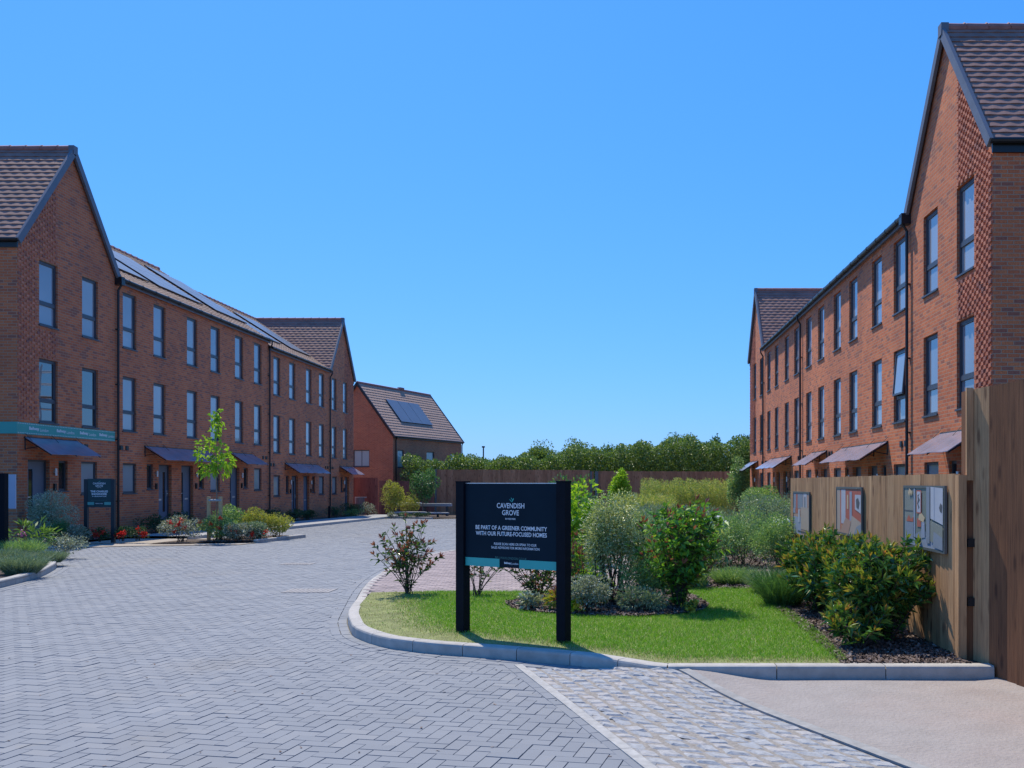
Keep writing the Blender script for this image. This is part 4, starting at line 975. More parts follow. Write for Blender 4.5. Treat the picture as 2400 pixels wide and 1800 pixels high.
f = thing('garden_fence', (-14, 56, -.4), 'dark maroon garden fence in front of the detached house, lower than the long back fence', 'fence')
mb = MB(); board_fence(mb, (-17.5,55.9), (-14.4,55.9), (1.88,1.86), (-.45,-.45), .15, .02, 8, .01); board_fence(mb, (-14.4,55.9), (-11.05,55.9), (1.68,1.66), (-.45,-.45), .15, .02, 9, .01); mb.build('boards', M_WOODP, f)
f = thing('bin_store_gate', (-15.1, 54.9, -.4), 'small grey slatted timber gate between the far left gable and the garden fence', 'gate')
mb = MB(); board_fence(mb, (-15.45,54.6), (-14.85,54.6), (.68,.68), (-.4,-.4), .1, .02, 10); mb.build('boards', woodmat('grey_timber', [(0,(.16,.13,.14)),(1,(.26,.22,.23))]), f)
mb = MB(); mb.box(-15.5,-14.82,54.57,54.66,.68,.73); mb.build('top_rail', M_BENCH, f); mb = MB(); mb.box(-15.5,-15.45,54.57,54.66,-.4,.68); mb.build('frame', M_BENCH, f)

# ------------------------------------------------------------------ posters on the fence: prints of plain rooms
pm = {k: plain('print_'+k, c, .45, .05, 5) for k, c in dict(grey=(.22,.24,.22), green=(.17,.20,.18), white=(.42,.45,.52), red=(.42,.12,.09), dark=(.09,.10,.12), beige=(.40,.33,.28), blue=(.27,.32,.42), orange=(.45,.24,.15), cream=(.52,.42,.28), coral=(.40,.26,.21), steel=(.22,.26,.32)).items()}
PN = list(pm); 
def poster(ya, yb, z0, z1, shapes, label):
    """ya: end further from the camera (left in the photo), yb: nearer end"""
    t = thing('poster', (2.9, (ya+yb)/2, z0), label, 'poster', 'framed posters on the wooden fence')
    q = MB(); q.box(2.885,2.902,yb,ya,z0,z1); q.build('backing', M_WHITE, t)
    X = lambda s: ya+(yb-ya)*s; Z = lambda v: z0+(z1-z0)*v
    q = MB()
    for k, (key, pts) in enumerate(shapes):
        q.poly([(2.8845-.0006*k, X(a), Z(b)) for a, b in pts], PN.index(key))
    q.build('print', [pm[k] for k in PN], t)
    q = MB(); fw = .015
    q.box(2.878,2.903,yb-.01,ya+.01,z0-.01,z0+fw); q.box(2.878,2.903,yb-.01,ya+.01,z1-fw,z1+.01); q.box(2.878,2.903,yb-.01,yb+fw*.7,z0+fw,z1-fw); q.box(2.878,2.903,ya-fw*.7,ya+.01,z0+fw,z1-fw)
    q.build('frame', M_FRG, t)
M_FRG = plain('green_grey_frame', (.10,.12,.125), .5)
def rc(a, b, c, d): return [(a,b),(c,b),(c,d),(a,d)]
poster(9.33, 8.17, .975, 1.557, [('green', rc(0,0,1,1)), ('grey', rc(0,.0,.28,.98)), ('steel', [(.0,.0),(1,0),(1,.14),(.5,.30),(.1,.12)]), ('blue', [(.32,.03),(1,.0),(1,.08),(.62,.22)]),
        ('dark', rc(.02,.58,.25,.60)), ('steel', rc(.04,.12,.26,.40)), ('blue', rc(.27,.02,.31,1)), ('red', [(.08,.42),(.14,.52),(.2,.45),(.26,.5),(.26,.41),(.08,.41)]), ('red', rc(.36,.34,.46,.48)), ('blue', [(.47,.16),(.56,.18),(.55,.44),(.47,.42)]), ('cream', [(.40,.46),(.52,.42),(.56,.5),(.47,.58),(.41,.54)]),
        ('red', rc(.35,.56,.47,.94)), ('white', rc(.365,.58,.455,.92)), ('dark', [(.39,.62),(.43,.66),(.40,.72),(.44,.78),(.40,.84),(.43,.88),(.38,.86),(.39,.78),(.37,.72),(.40,.66)]), ('steel', rc(.60,.1,.68,1)), ('white', [(.70,.5),(.98,.42),(.98,.98),(.70,1)]), ('blue', rc(.78,.47,.80,.99)), ('dark', [(.92,.62),(.96,.6),(.97,.72),(.93,.75),(.90,.68)]),
        ('grey', [(.70,.14),(.98,.08),(.98,.40),(.70,.47)]), ('steel', [(.76,.06),(.98,.03),(.98,.22),(.78,.3)]), ('cream', [(.14,.90),(.17,.84),(.20,.9),(.23,.84),(.25,.92),(.18,.97)])],
       'framed poster of a green bedroom with a cream pendant lamp, nearest the camera')
poster(12.2, 10.95, .94, 1.53, [('red', rc(0,0,1,1)), ('beige', rc(0,.05,.16,1)), ('white', rc(.2,.22,.38,.96)), ('orange', rc(.2,.1,.38,.2)), ('cream', rc(.44,.55,.5,.85)), ('blue', rc(.55,.3,.64,.92)), ('beige', [(.64,.42),(1,.3),(1,.0),(.5,0)]), ('white', [(.76,.56),(.98,.48),(.98,.86),(.76,.86)]), ('dark', [(.82,.6),(.9,.56),(.94,.7),(.88,.8),(.8,.76)]), ('steel', [(.7,.0),(1,0),(1,.28),(.82,.2)]), ('coral', [(0,0),(.5,.0),(.62,.3),(.4,.36),(.2,.08),(0,.06)])],
       'framed poster of a red hallway with white doors, the middle one of the three')
poster(15.2, 13.95, .76, 1.44, [('coral', rc(0,0,1,1)), ('blue', rc(0,0,.5,.42)), ('steel', rc(.0,.62,.62,1)), ('red', rc(.18,.5,.28,.96)), ('white', rc(.66,.66,.86,1)), ('dark', rc(.72,.6,.78,.9)), ('beige', rc(.5,.15,1,.66)), ('blue', rc(0,.5,.12,.62)), ('dark', rc(.3,.08,1,.11)), ('white', rc(.34,.3,.44,.6))],
       'framed poster of a coral toned kitchen, farthest of the three from the camera')

# ------------------------------------------------------------------ the main sign
A = Vector((-1.556, 9.30, 0)); B = Vector((-.507, 8.66, 0)); ud = (B-A).normalized(); nd = Vector((ud.y, -ud.x, 0))   # nd points to the camera side
S = thing('development_sign', ((A.x+B.x)/2, (A.y+B.y)/2, .1), 'large navy sign board with white lettering on two black posts in the lawn', 'sign')
for Cp in (A, B):
    q = MB(); hs_ = .05; zt = 1.598 if Cp is A else 1.60
    c = [Cp-ud*hs_-nd*hs_, Cp+ud*hs_-nd*hs_, Cp+ud*hs_+nd*hs_, Cp-ud*hs_+nd*hs_]
    q.hexa([(p.x,p.y,.02) for p in c]+[(p.x,p.y,zt) for p in c])
    c2 = [Cp-ud*.053-nd*.053, Cp+ud*.053-nd*.053, Cp+ud*.053+nd*.053, Cp-ud*.053+nd*.053]
    q.hexa([(p.x,p.y,zt) for p in c2]+[(p.x,p.y,zt+.012) for p in c2]); q.build('post', M_POSTB, S)
SW = (B-A).length
def SP(u, w_, z): p = A + ud*u + nd*w_; return (p.x, p.y, z)
z0, z1 = .770, 1.585
q = MB(); q.pbox(SP, .052, SW-.052, -.02, .02, z0, z1); board = q.build('board', M_NAVY, S)
q = MB(); q.pbox(SP, .052, SW-.052, -.022, .023, z1, z1+.008); q.build('top_trim', M_SILVER, board)
st = z0+.082
q = MB(); q.pbox(SP, .053, .053+.43, .02, .0225, z0, st); q.build('teal_strip', M_TEALP, board); q = MB(); q.pbox(SP, SW-.053-.45, SW-.053, .02, .0225, z0, st); q.build('teal_strip', M_TEALP, board)
def ST(body, u, z, w_, h_, mat=M_WHITE, bold=0, name='lettering'):
    return text_mesh(body, w_, h_, SP(u, .0205, z), ud, (0,0,1), mat, board, name, bold=bold)
mid = SW/2+.005
ST('CAVENDISH', mid, 1.372, .335, .050, bold=.012); ST('GROVE', mid, 1.304, .205, .050, bold=.012); ST('RAYNES PARK', mid, 1.244, .125, .017, bold=.01)
ST('BE PART OF A GREENER COMMUNITY', mid, 1.155, .87, .041, bold=.018); ST('WITH OUR FUTURE-FOCUSED HOMES', mid, 1.097, .865, .041, bold=.018)
ST('PLEASE SCAN HERE OR SPEAK TO OUR', mid+.055, .998, .515, .024, bold=.01); ST('SALES ADVISORS FOR MORE INFORMATION', mid+.055, .962, .585, .024, bold=.01)
ST('BELLWAYLONDON.CO.UK', mid+.005, .862, .385, .024, M_DIMTEAL)
ST('Bellway', mid-.035, z0+.043, .082, .026, bold=.035); ST('London', mid+.052, z0+.043, .085, .022)
q = MB()
def chev(pts, off=.021): q.poly([SP(mid+.012+a, off, 1.402+b) for a, b in pts])
chev([(-.026,.036),(-.020,.024),(.002,.003),(.0,.015)]); chev([(-.008,.052),(-.004,.038),(.013,.022),(.010,.034)]); chev([(.026,.046),(.028,.034),(.006,.002),(.004,.016)], .0214)
q.build('leaf_emblem', M_TEALP, board)

# ------------------------------------------------------------------ showhome sign and the sign at the left edge
def small_sign():
    y = 24.45; x0, x1 = (198-CX)*y/FPX, (270-CX)*y/FPX
    t = thing('showhome_sign', ((x0+x1)/2, y, .08), 'dark green showhome sign on two posts in the flower bed by the wall', 'sign')
    for x in (x0+.05, x1-.05):
        q = MB(); q.box(x-.045,x+.045,y-.04,y+.04,.0,1.68); q.build('post', M_POSTG, t)
    z0, z1 = .94, 1.69
    q = MB(); q.box(x0+.095,x1-.095,y-.03,y+.0,z0,z1); b = q.build('board', M_DGREEN, t)
    m = (x0+x1)/2; T = lambda s_, z, w_, h_, mat=M_WHITE, bold=.01: text_mesh(s_, w_, h_, (m, y-.0305, z), (1,0,0), (0,0,1), mat, b, bold=bold)
    T('CAVENDISH', 1.565, .33, .05); T('GROVE', 1.502, .20, .05); T('RAYNES PARK', 1.455, .12, .015)
    T('THE CHARLES', 1.355, .46, .052, bold=.03); T('SHOWHOME', 1.285, .40, .052, bold=.03); T('A 3 BEDROOM HOME', 1.225, .38, .028, bold=.02)
    T('BELLWAYLONDON.CO.UK', 1.12, .42, .02, M_DIMTEAL, 0)
    q = MB(); q.box(x0+.097,x0+.27,y-.033,y-.03,1.0,1.075); q.build('teal_strip', M_TEALP2, b); q = MB(); q.box(x1-.27,x1-.097,y-.033,y-.03,1.0,1.075); q.build('teal_strip', M_TEALP2, b)
    T('Bellway London', 1.035, .19, .03)
    q = MB(); q.poly([(m-.03,y-.031,1.635),(m-.02,y-.031,1.62),(m+.003,y-.031,1.598),(m,y-.031,1.612)]); q.poly([(m+.03,y-.0312,1.645),(m+.031,y-.0312,1.63),(m+.006,y-.0312,1.597),(m+.003,y-.0312,1.612)]); q.build('leaf_emblem', M_TEALP2, b)
M_POSTG = plain('charcoal_post', (.018,.026,.034), .5); M_DGREEN = plain('dark_green_board', (.012,.045,.050), .45, .1, 3); M_TEALP2 = plain('mint_strip', (.10,.34,.30), .5, .04, 3)
small_sign()
xe, ye = -12.15, 18.25
t = thing('edge_sign', (xe-.5, ye, .1), 'black sign board and post cut off by the left edge, standing among the lavender', 'sign')
q = MB(); q.box(xe-.02,xe+.10,ye-.06,ye+.06,-.0,1.775); q.build('post', M_POSTB, t)
q = MB(); q.box(xe-1.3,xe-1.18,ye-.06,ye+.06,0,1.775); q.build('post', M_POSTB, t)
q = MB(); q.box(xe-1.18,xe-.02,ye-.035,ye+.01,.78,1.76); q.build('board', M_POSTB, t)
xw, yw = (20-CX)*21.0/FPX, 21.0
t = thing('white_panel_sign', (xw, yw, 0), 'pale grey blank panel just right of the black post at the left edge', 'sign')
q = MB(); q.box(xw-.6,xw+.165,yw-.015,yw+.015,1.0,1.775); q.build('panel', plain('pale_panel', (.42,.46,.55), .5, .03), t)
q = MB(); q.box(xw-.35,xw-.29,yw+.015,yw+.06,0,1.7); q.build('post', M_GREY, t)

# ------------------------------------------------------------------ grass
rng = np.random.default_rng(21)
def lawn_grass():
    n = 230000; x = rng.uniform(-3.4, 2.1, n); y = 7.6 + (rng.random(n)**1.15)*5.6
    m = inpoly(x, y, LAWN) & ~inpoly(x, y, BED); x, y = x[m], y[m]
    # distance to the kerb: thin, short and dry there
    d = np.full(len(x), 9.0); path = ISLE[:19]
    for (x0, y0), (x1, y1) in zip(path[:-1], path[1:]):
        dx, dy = x1-x0, y1-y0; t = np.clip(((x-x0)*dx+(y-y0)*dy)/(dx*dx+dy*dy), 0, 1); d = np.minimum(d, np.hypot(x-x0-t*dx, y-y0-t*dy))
    d -= .125
    left = np.clip((-x-.2)/2.2, 0, 1)
    bare = np.clip((d - .05 - .22*left)/(.30 + .35*left), 0, 1)
    keep = rng.random(len(x)) < .12 + .88*bare; x, y, bare = x[keep], y[keep], bare[keep]
    n = len(x); P = np.stack([x, y, np.full(n, LAWN_Z-.002)], 1); D = np.tile(UP, (n, 1)) + rng.normal(0, .22, (n, 3))
    patch = .5+.5*np.sin(x*3.1+1.3*np.sin(y*2.2))*np.cos(y*2.7+x)
    H = .018 + .014*bare + .006*patch
    dry = rng.random(n) < (.72*(1-bare)+.03)
    for msk, nm, mt in ((~dry, 'lawn', L_GRASS), (dry, 'dry_grass', L_DRY)):
        V, F = blade_VF(rng, P[msk], D[msk], H[msk], .0042, .5); o = npmesh(nm, V, F, mt); tag(o, kind='stuff', label='short bright green lawn grass' if nm == 'lawn' else 'thin straw coloured grass along the kerb', cat='grass')
lawn_grass()
# bark mulch
def chips(poly, n, z, seed, name='bark_mulch', smin=.02, smax=.06, lab='dark bark chips', bb=None):
    r = np.random.default_rng(seed); xs_ = [p[0] for p in poly]; ys_ = [p[1] for p in poly]; bb = bb or (min(xs_), max(xs_), min(ys_), max(ys_))
    x = r.uniform(bb[0], bb[1], n); y = bb[2]+(r.random(n)**1.3)*(bb[3]-bb[2]); m = inpoly(x, y, poly); x, y = x[m], y[m]; n = len(x)
    a = r.uniform(0, 2*np.pi, n); L = r.uniform(smin, smax, n)/2; W = L*r.uniform(.2, .5, n); tx = r.normal(0, .35, n); zz = (z if not callable(z) else z(x, y)) + r.uniform(.0, .02, n)
    u = np.stack([np.cos(a)*L, np.sin(a)*L, tx*L], 1); v = np.stack([-np.sin(a)*W, np.cos(a)*W, r.normal(0, .4, n)*W], 1); c = np.stack([x, y, zz], 1)
    V = np.stack([c-u-v*.7, c+u-v, c+u*.8+v, c-u+v*.6], 1).reshape(-1, 3); F = np.arange(n*4).reshape(-1, 4)
    return tag(npmesh(name, V, F, M_CHIP), lab, 'mulch', kind='stuff')
chips([(1.85,7.64),(2.92,7.64),(2.92,13.2),(1.9,13.2)], 26000, .09, 1, lab='dark bark chips between the lawn and the poster fence')
chips(BED, 16000, .112, 2, lab='dark bark chips under the shrubs in the lawn')
chips([(.36,13.0),(3.2,13.0),(6.5,15),(6.5,22),(.2,23)], 40000, .09, 3, smin=.03, smax=.09, lab='greyish bark chips beyond the lawn')
chips(BED3, 5000, lambda x, y: .055-.012*(y-22), 4, lab='bark chips in the bed round the sapling')

def meadow(x0, x1, y0, y1, h, n, mat, seed, lab, top=None):
    r = np.random.default_rng(seed); P = np.stack([r.uniform(x0, x1, n), r.uniform(y0, y1, n), np.zeros(n)], 1)
    cell = r.random((97, 89)); cx_ = (P[:,0]*4.5).astype(int) % 97; cy_ = (P[:,1]*3).astype(int) % 89; hh = h*(.62+.42*cell[cx_, cy_]); P[:, 2] = np.array([gz(v) for v in P[:,1]]) + hh*(r.random(n)**.72)*1.08
    D = np.tile(UP, (n, 1))*.9 + r.normal(0, .6, (n, 3)); V, F = leaf_VF(r, P, D, .15, .028, droop=.05); return tag(npmesh('tall_grass', V, F, mat), lab, 'tall grass', kind='stuff')
# ------------------------------------------------------------------ planting near the sign
zL = LAWN_Z
whorl_shrub('photinia', 'sparse red tipped shrub left of the main sign, before the pink paving', -2.83, 12.45, zL, 1.08, .46, 20, L_PHOT, L_RED, 31, per=20, L=.082, W=.034, side=4, tipn=7, bare=.12)
whorl_shrub('photinia', 'sprawling thin red tipped shrub seen just behind the left post of the main sign', -1.85, 12.2, zL, .86, .60, 12, L_PHOT, L_RED, 32, per=14, L=.075, W=.03, side=2, tipn=4)
whorl_shrub('photinia', 'loose red tipped shrub seen under the board of the main sign', -1.0, 11.6, zL, .74, .58, 20, L_PHOT, L_RED, 33, per=20, L=.075, W=.03, side=3, tipn=4)
whorl_shrub('photinia', 'upright stemmed shrub just left of the right sign post, under the board', -.62, 11.9, zL, .66, .22, 10, L_PHOT, L_RED, 34, per=14, L=.06, W=.024, side=2, tipn=3)
shrub('hosta', 'low silvery leaved plant on the mulch under the main sign', 'plant', -.98, 10.85, zL, .20, .16, .18, 260, .07, .035, L_SILV, 35, k=7)
shrub('heuchera', 'small orange leaved plant on the mulch beside the right sign post', 'plant', -.66, 10.78, zL, .16, .13, .22, 150, .10, .028, L_OLIVE, 36, k=5, tips=L_RED, ntip=14, tipL=.12)
shrub('yellow_plant', 'tiny yellow green plant at the foot of the right sign post', 'plant', -.50, 10.55, zL, .10, .10, .16, 120, .06, .03, L_LIME, 37, k=4, flow=L_YEL, nflow=1)
shrub('euonymus', 'round silvery white variegated shrub right of the sign post on the lawn edge', 'shrub', -.33, 10.62, zL, .29, .26, .44, 4200, .028, .018, L_SILV, 38, k=22, cr=.3)
shrub('pittosporum', 'tall oval pale variegated shrub in the middle bed with dark bare stems below', 'shrub', -.05, 11.45, zL+.16, .45, .40, 1.24, 11000, .036, .019, L_VAR, 39, k=40, cr=.30, fill=.35, low=-.8, stem=.010)
mb = MB(); rg = np.random.default_rng(8)
pit = [o for o in bpy.data.objects if o.name.startswith('pittosporum')][0]
for i in range(12):
    a = rg.uniform(0, 6.28); mb.tube([(-.03+rg.normal(0,.03), 11.4+rg.normal(0,.03), zL-.02), (-.03+math.cos(a)*.12, 11.4+math.sin(a)*.12, zL+.25), (-.03+math.cos(a)*.25, 11.4+math.sin(a)*.22, zL+.65)], [.011,.009,.006], 5)
mb.build('lower_stems', M_STEM, pit)
whorl_shrub('photinia', 'big bright green shrub with coral tips, right of the pale variegated one', .72, 11.05, zL, 1.42, .52, 50, L_PHOTB, L_RED, 40, per=46, L=.098, W=.046, side=7, tipn=0.3, bare=.0)
shrub('low_evergreen', 'low dark grey green plant between the two tall shrubs in the middle bed', 'shrub', .28, 10.62, zL, .30, .2, .30, 1500, .045, .014, L_GREY, 41, k=12)
shrub('catmint', 'loose grey stemmed clump filling the gap at the foot of the two tall shrubs', 'shrub', .36, 11.1, zL, .34, .25, .62, 2200, .045, .014, L_SAGE, 441, k=14)
shrub('geranium_clump', 'fresh green clump at the left foot of the tall variegated shrub', 'shrub', -.30, 11.2, zL, .26, .2, .36, 1100, .05, .03, L_MID, 442, k=10)
whorl_shrub('photinia', 'thin coral tipped shoots rising between the two tall shrubs', .32, 11.7, zL, 1.22, .22, 9, L_PHOTB, L_RED, 443, per=22, L=.085, W=.035, side=3, tipn=6)
whorl_shrub('photinia', 'coral leaved shoots just right of the right sign post', -.52, 12.6, zL, .95, .24, 9, L_PHOTB, L_RED, 444, per=18, L=.085, W=.035, side=3, tipn=6)
shrub('marigold', 'small yellow flowering plant at the foot of the bright green shrub', 'flower', .86, 10.62, zL, .10, .08, .14, 120, .04, .02, L_MID, 42, k=4, flow=L_YEL, nflow=4)
shrub('viburnum', 'large leaved light green shrub behind the right post of the main sign', 'shrub', -.66, 14.3, .05, .52, .5, 1.52, 1500, .11, .065, L_LIME, 43, k=18, cr=.4, droop=.35)
shrub('photinia', 'red and green leaved plant behind the right sign post, low beside the pink paving', 'shrub', -.72, 13.0, .06, .22, .2, .75, 380, .075, .035, L_PHOTB, 44, k=8, tips=L_RED, ntip=26, tipL=.10)
shrub('geranium_clump', 'low fresh green leafy clump behind the silvery round shrub', 'shrub', -.28, 12.2, .08, .3, .22, .40, 900, .05, .035, L_LIME, 45, k=9)
meadow(.35, 1.25, 12.95, 14.6, .42, 4500, L_SAGE, 13, 'loose grey green ground cover behind the middle bed')
shrub('catmint', 'wispy blue grey plant behind the gap between the two tall shrubs', 'shrub', .75, 15.2, .08, .5, .45, 1.0, 2400, .07, .010, L_GREY, 46, k=16)
shrub('dark_shrub', 'dark green shrub poking up behind the top right corner of the main sign', 'shrub', -1.0, 18.5, .05, .6, .5, 1.7, 2200, .08, .04, L_MID, 47, k=14)

# ------------------------------------------------------------------ right hand bed
def laurel(label, x, y, rx, ry, h, seed, n=34, per=40):
    t = whorl_shrub('glossy_shrub', label, x, y, .09, h, rx, n, L_LAUR, L_OLIVE, seed, per=per, L=.10, W=.040, side=7, tipn=5, bare=.05); return t
laurel('big glossy shrub with orange green tips, nearest the camera against the poster fence', 2.50, 8.80, .50, .5, 1.06, 51, 62, 60)
laurel('glossy orange tipped shrub below the middle poster, second from the camera', 2.42, 9.75, .50, .5, 1.02, 52, 56, 56)
laurel('glossy orange tipped shrub between the near and the middle poster, third from the camera', 2.35, 10.8, .50, .5, 1.04, 53, 48, 50)
whorl_shrub('glossy_shrub', 'low spreading branch of orange leaves over the mulch, in front of the glossy shrubs', 2.15, 8.35, .09, .42, .42, 22, L_LAUR, L_OLIVE, 54, per=16, L=.10, W=.036, side=3, tipn=6)
tuft('lavender', 'feathery deep green clump where the lawn meets the glossy shrubs', 'shrub', 2.03, 11.35, .09, .30, .26, .50, 1500, L_MID, 55, .006, spread=.7)
tuft('lavender', 'low grey green clump on the mulch at the far right corner of the lawn', 'shrub', 1.75, 13.75, .09, .42, .3, .30, 1500, L_SAGE, 56, .007, spread=1.1)
tuft('lavender', 'grey green clump just beyond the feathery deep green one', 'shrub', 2.15, 12.6, .09, .36, .3, .36, 1500, L_GREY, 57, .007, spread=1.0)
shrub('hebe', 'wide sage green shrub left part of the mass beside the far poster', 'shrub', 2.2, 16.6, .09, .85, .7, .98, 8500, .042, .02, L_SAGE, 58, k=30, cr=.3)
shrub('hebe', 'sage green shrub right in front of the far poster end of the fence', 'shrub', 2.75, 15.3, .09, .62, .55, .98, 8000, .042, .02, L_SAGE, 59, k=28, cr=.3)
shrub('hebe', 'taller sage green shrub behind the others near the end of the poster fence', 'shrub', 3.2, 18.2, .09, .95, .7, 1.34, 9500, .046, .02, L_GREY, 60, k=30, cr=.3)
shrub('hebe', 'sage shrub touching the fence just under the far poster', 'shrub', 2.72, 13.6, .09, .26, .5, .62, 2600, .036, .018, L_SAGE, 61, k=18, cr=.32)
shrub('hebe', 'hazy grey green shrub before the small patch of road on the right', 'shrub', 2.45, 20.5, .05, .85, .6, 1.0, 4200, .06, .016, L_GREY, 62, k=26)
shrub('climbing_plant', 'dark leafy climber at the far corner of the right row', 'plant', 5.95, 46.0, -.2, .55, .6, 2.9, 4200, .10, .06, L_SAGE, 63, k=20)
shrub('climbing_plant', 'leafy shrub at the wall foot of the right row, just beyond the poster fence', 'shrub', 5.6, 36.0, -.1, .8, 3.0, 1.5, 6200, .09, .05, L_SAGE, 64, k=26, cr=.3)
shrub('climbing_plant', 'pale leaved bush between the poster fence end and the right row wall', 'shrub', 4.6, 26.5, .05, .8, 1.2, 1.15, 4200, .07, .035, L_SAGE, 65, k=22, cr=.3)
# far meadow-like bed before the back fence
rg = np.random.default_rng(77)
meadow(1.3, 6.3, 50.2, 53.5, 1.95, 36000, L_MEAD, 5, 'yellow green mass of tall meadow plants before the back fence')
meadow(-.2, 2.2, 34, 40, 1.15, 16000, L_MEAD, 6, 'tall pale grasses behind the variegated shrub')
meadow(-.3, 3.0, 26, 31, .85, 9000, L_GREY, 8, 'grey green grasses before the far road patch')
meadow(.35, 1.9, 15.5, 22.5, .85, 9000, L_SAGE, 11, 'grey green grasses behind the bright green shrub')
meadow(1.6, 5.6, 21.5, 24.5, .75, 9000, L_SAGE, 12, 'sage coloured ground cover beside the far road patch')
meadow(-8.6, -5.0, 53.6, 55.6, .75, 7000, L_MEAD, 7, 'yellowish grasses round the far benches')
shrub('climbing_rose', 'bright green climber standing against the back fence, just right of its grey post', 'plant', .10, 45, -.25, .55, .5, 2.6, 2600, .13, .085, L_LIME, 66, k=16, cr=.34)
shrub('dark_bush', 'rounded dark bush at the foot of the bright green climber', 'shrub', 1.6, 49.5, -.3, .9, .6, 1.1, 2200, .12, .06, L_MID, 67, k=14)
shrub('dark_bush', 'leafy bush rising over the meadow plants against the back fence', 'shrub', 4.0, 54, -.4, 1.0, .6, 2.05, 2600, .13, .07, L_MID, 68, k=14)

# ------------------------------------------------------------------ left island and left beds
tuft('lavender', 'lavender clump at the left edge right behind the kerb', 'shrub', -9.85, 15.3, .085, .34, .4, .34, 1900, L_GREY, 71, .008, 'lavender on the left island', .8)
tuft('lavender', 'low round lavender clump at the rounded tip of the left island', 'shrub', -10.75, 17.55, .085, .26, .3, .26, 1300, L_GREY, 72, .008, 'lavender on the left island', 1.0)
tuft('lavender', 'lavender clump at the left picture edge, below the black post', 'shrub', -10.85, 16.3, .085, .42, .45, .38, 2000, L_GREY, 73, .008, 'lavender on the left island', .8)
tuft('lavender', 'lavender clump between the black post and the spiky bright plant', 'shrub', -11.75, 18.2, .085, .42, .4, .42, 2000, L_SAGE, 75, .008, 'lavender on the left island', .8)
shrub('fatsia', 'spiky bright green large leaved plant right of the black post', 'plant', -12.15, 19.2, .085, .42, .38, .74, 130, .20, .05, L_FATS, 74, k=7, droop=.1, flow=L_PINK, nflow=2, cr=.25)
shrub('pieris', 'silvery bush with small white leaves behind the spiky bright plant', 'shrub', -11.55, 19.3, .085, .45, .4, .42, 1100, .05, .022, L_SILV, 76, k=12)
shrub('olive_shrub', 'large rounded grey green shrub in front of the show house door', 'shrub', -14.72, 24.1, .07, .62, .5, 1.32, 6500, .05, .022, L_SILV2, 77, k=26, cr=.32)
shrub('rosemary', 'feathery dark green plant at the foot of the large grey shrub', 'shrub', -14.35, 23.65, .07, .35, .3, .62, 2200, .06, .010, L_MID, 78, k=12)
shrub('cineraria', 'low silver leaved plant left of the showhome sign', 'shrub', -13.9, 23.75, .07, .33, .3, .46, 1300, .05, .022, L_SILV, 79, k=12)
for i, (x, y) in enumerate(((-13.55,24.2),(-13.2,24.2),(-12.75,24.5),(-12.4,24.6))):
    shrub('geranium', ['red geranium left of the showhome sign\'s left post','red geranium under the showhome sign board, nearer its left post','red geranium under the showhome sign board, nearer its right post','red geranium just right of the showhome sign'][i], 'flower', x-.35, y, .06, .28, .22, .36, 520, .05, .035, L_DARK, 80+i, k=7, flow=L_FLOW, nflow=7, group='red geraniums round the showhome sign')
hedg = [(29.6,.8,.55,'under the first flat fronted house'),(31.0,.45,.62,'left of the paired doors'),(34.6,.6,.45,'below the window behind the sapling'),(36.3,.6,.5,'right of the sapling, against the wall'),
        (39.4,1.0,.6,'before the middle downpipe'),(42.4,.9,.55,'just beyond the middle downpipe'),(44.0,.4,.5,'left of the fifth house\'s door'),(48.2,.9,.6,'below the sixth house\'s window'),(50.9,1.0,.72,'at the foot of the far gabled house'),(52.0,.6,.66,'before the far gabled house\'s door')]
for i, (y, r_, h_, lb) in enumerate(hedg):
    shrub('foundation_shrub', 'dark green shrub along the left row wall, ' + lb, 'shrub', -14.75, y, gz(y)+.06, .5, r_, h_, 1500, .07, .028, L_DARK, 90+i, k=12, group='dark shrubs along the left row wall')
shrub('flower_bush', 'white flecked shrub with red flowers, left of the sapling bed', 'flower', -11.65, 24.7, .03, .58, .45, .68, 2300, .05, .026, L_SILV, 101, k=16, flow=L_FLOW, nflow=6)
sb = [(-10.75,25.0,.50,.66,L_SAGE,'yellow green shrub at the left front of the sapling bed'),(-10.2,25.0,.46,.52,L_SILV,'white flecked low shrub in the middle front of the sapling bed'),(-9.85,25.3,.38,.55,L_GREY,'grey green shrub at the right front corner of the sapling bed'),
      (-10.95,26.2,.55,.98,L_SAGE,'tallest leafy shrub behind the sapling\'s stakes'),(-10.3,26.3,.5,.88,L_YELG,'yellow green shrub right of the sapling\'s stakes'),(-9.8,26.6,.45,.78,L_YELG,'golden leaved shrub at the back right of the sapling bed')]
for i, (x, y, r_, h_, mt, lb) in enumerate(sb):
    shrub('bedding_shrub', lb, 'shrub', x, y, .0, r_, r_*.85, h_, 2400, .06, .028, mt, 110+i, k=14, flow=L_FLOW if i < 3 else None, nflow=4 if i < 3 else 0, tips=L_RED if i in (4,) else None, ntip=14 if i == 4 else 0)
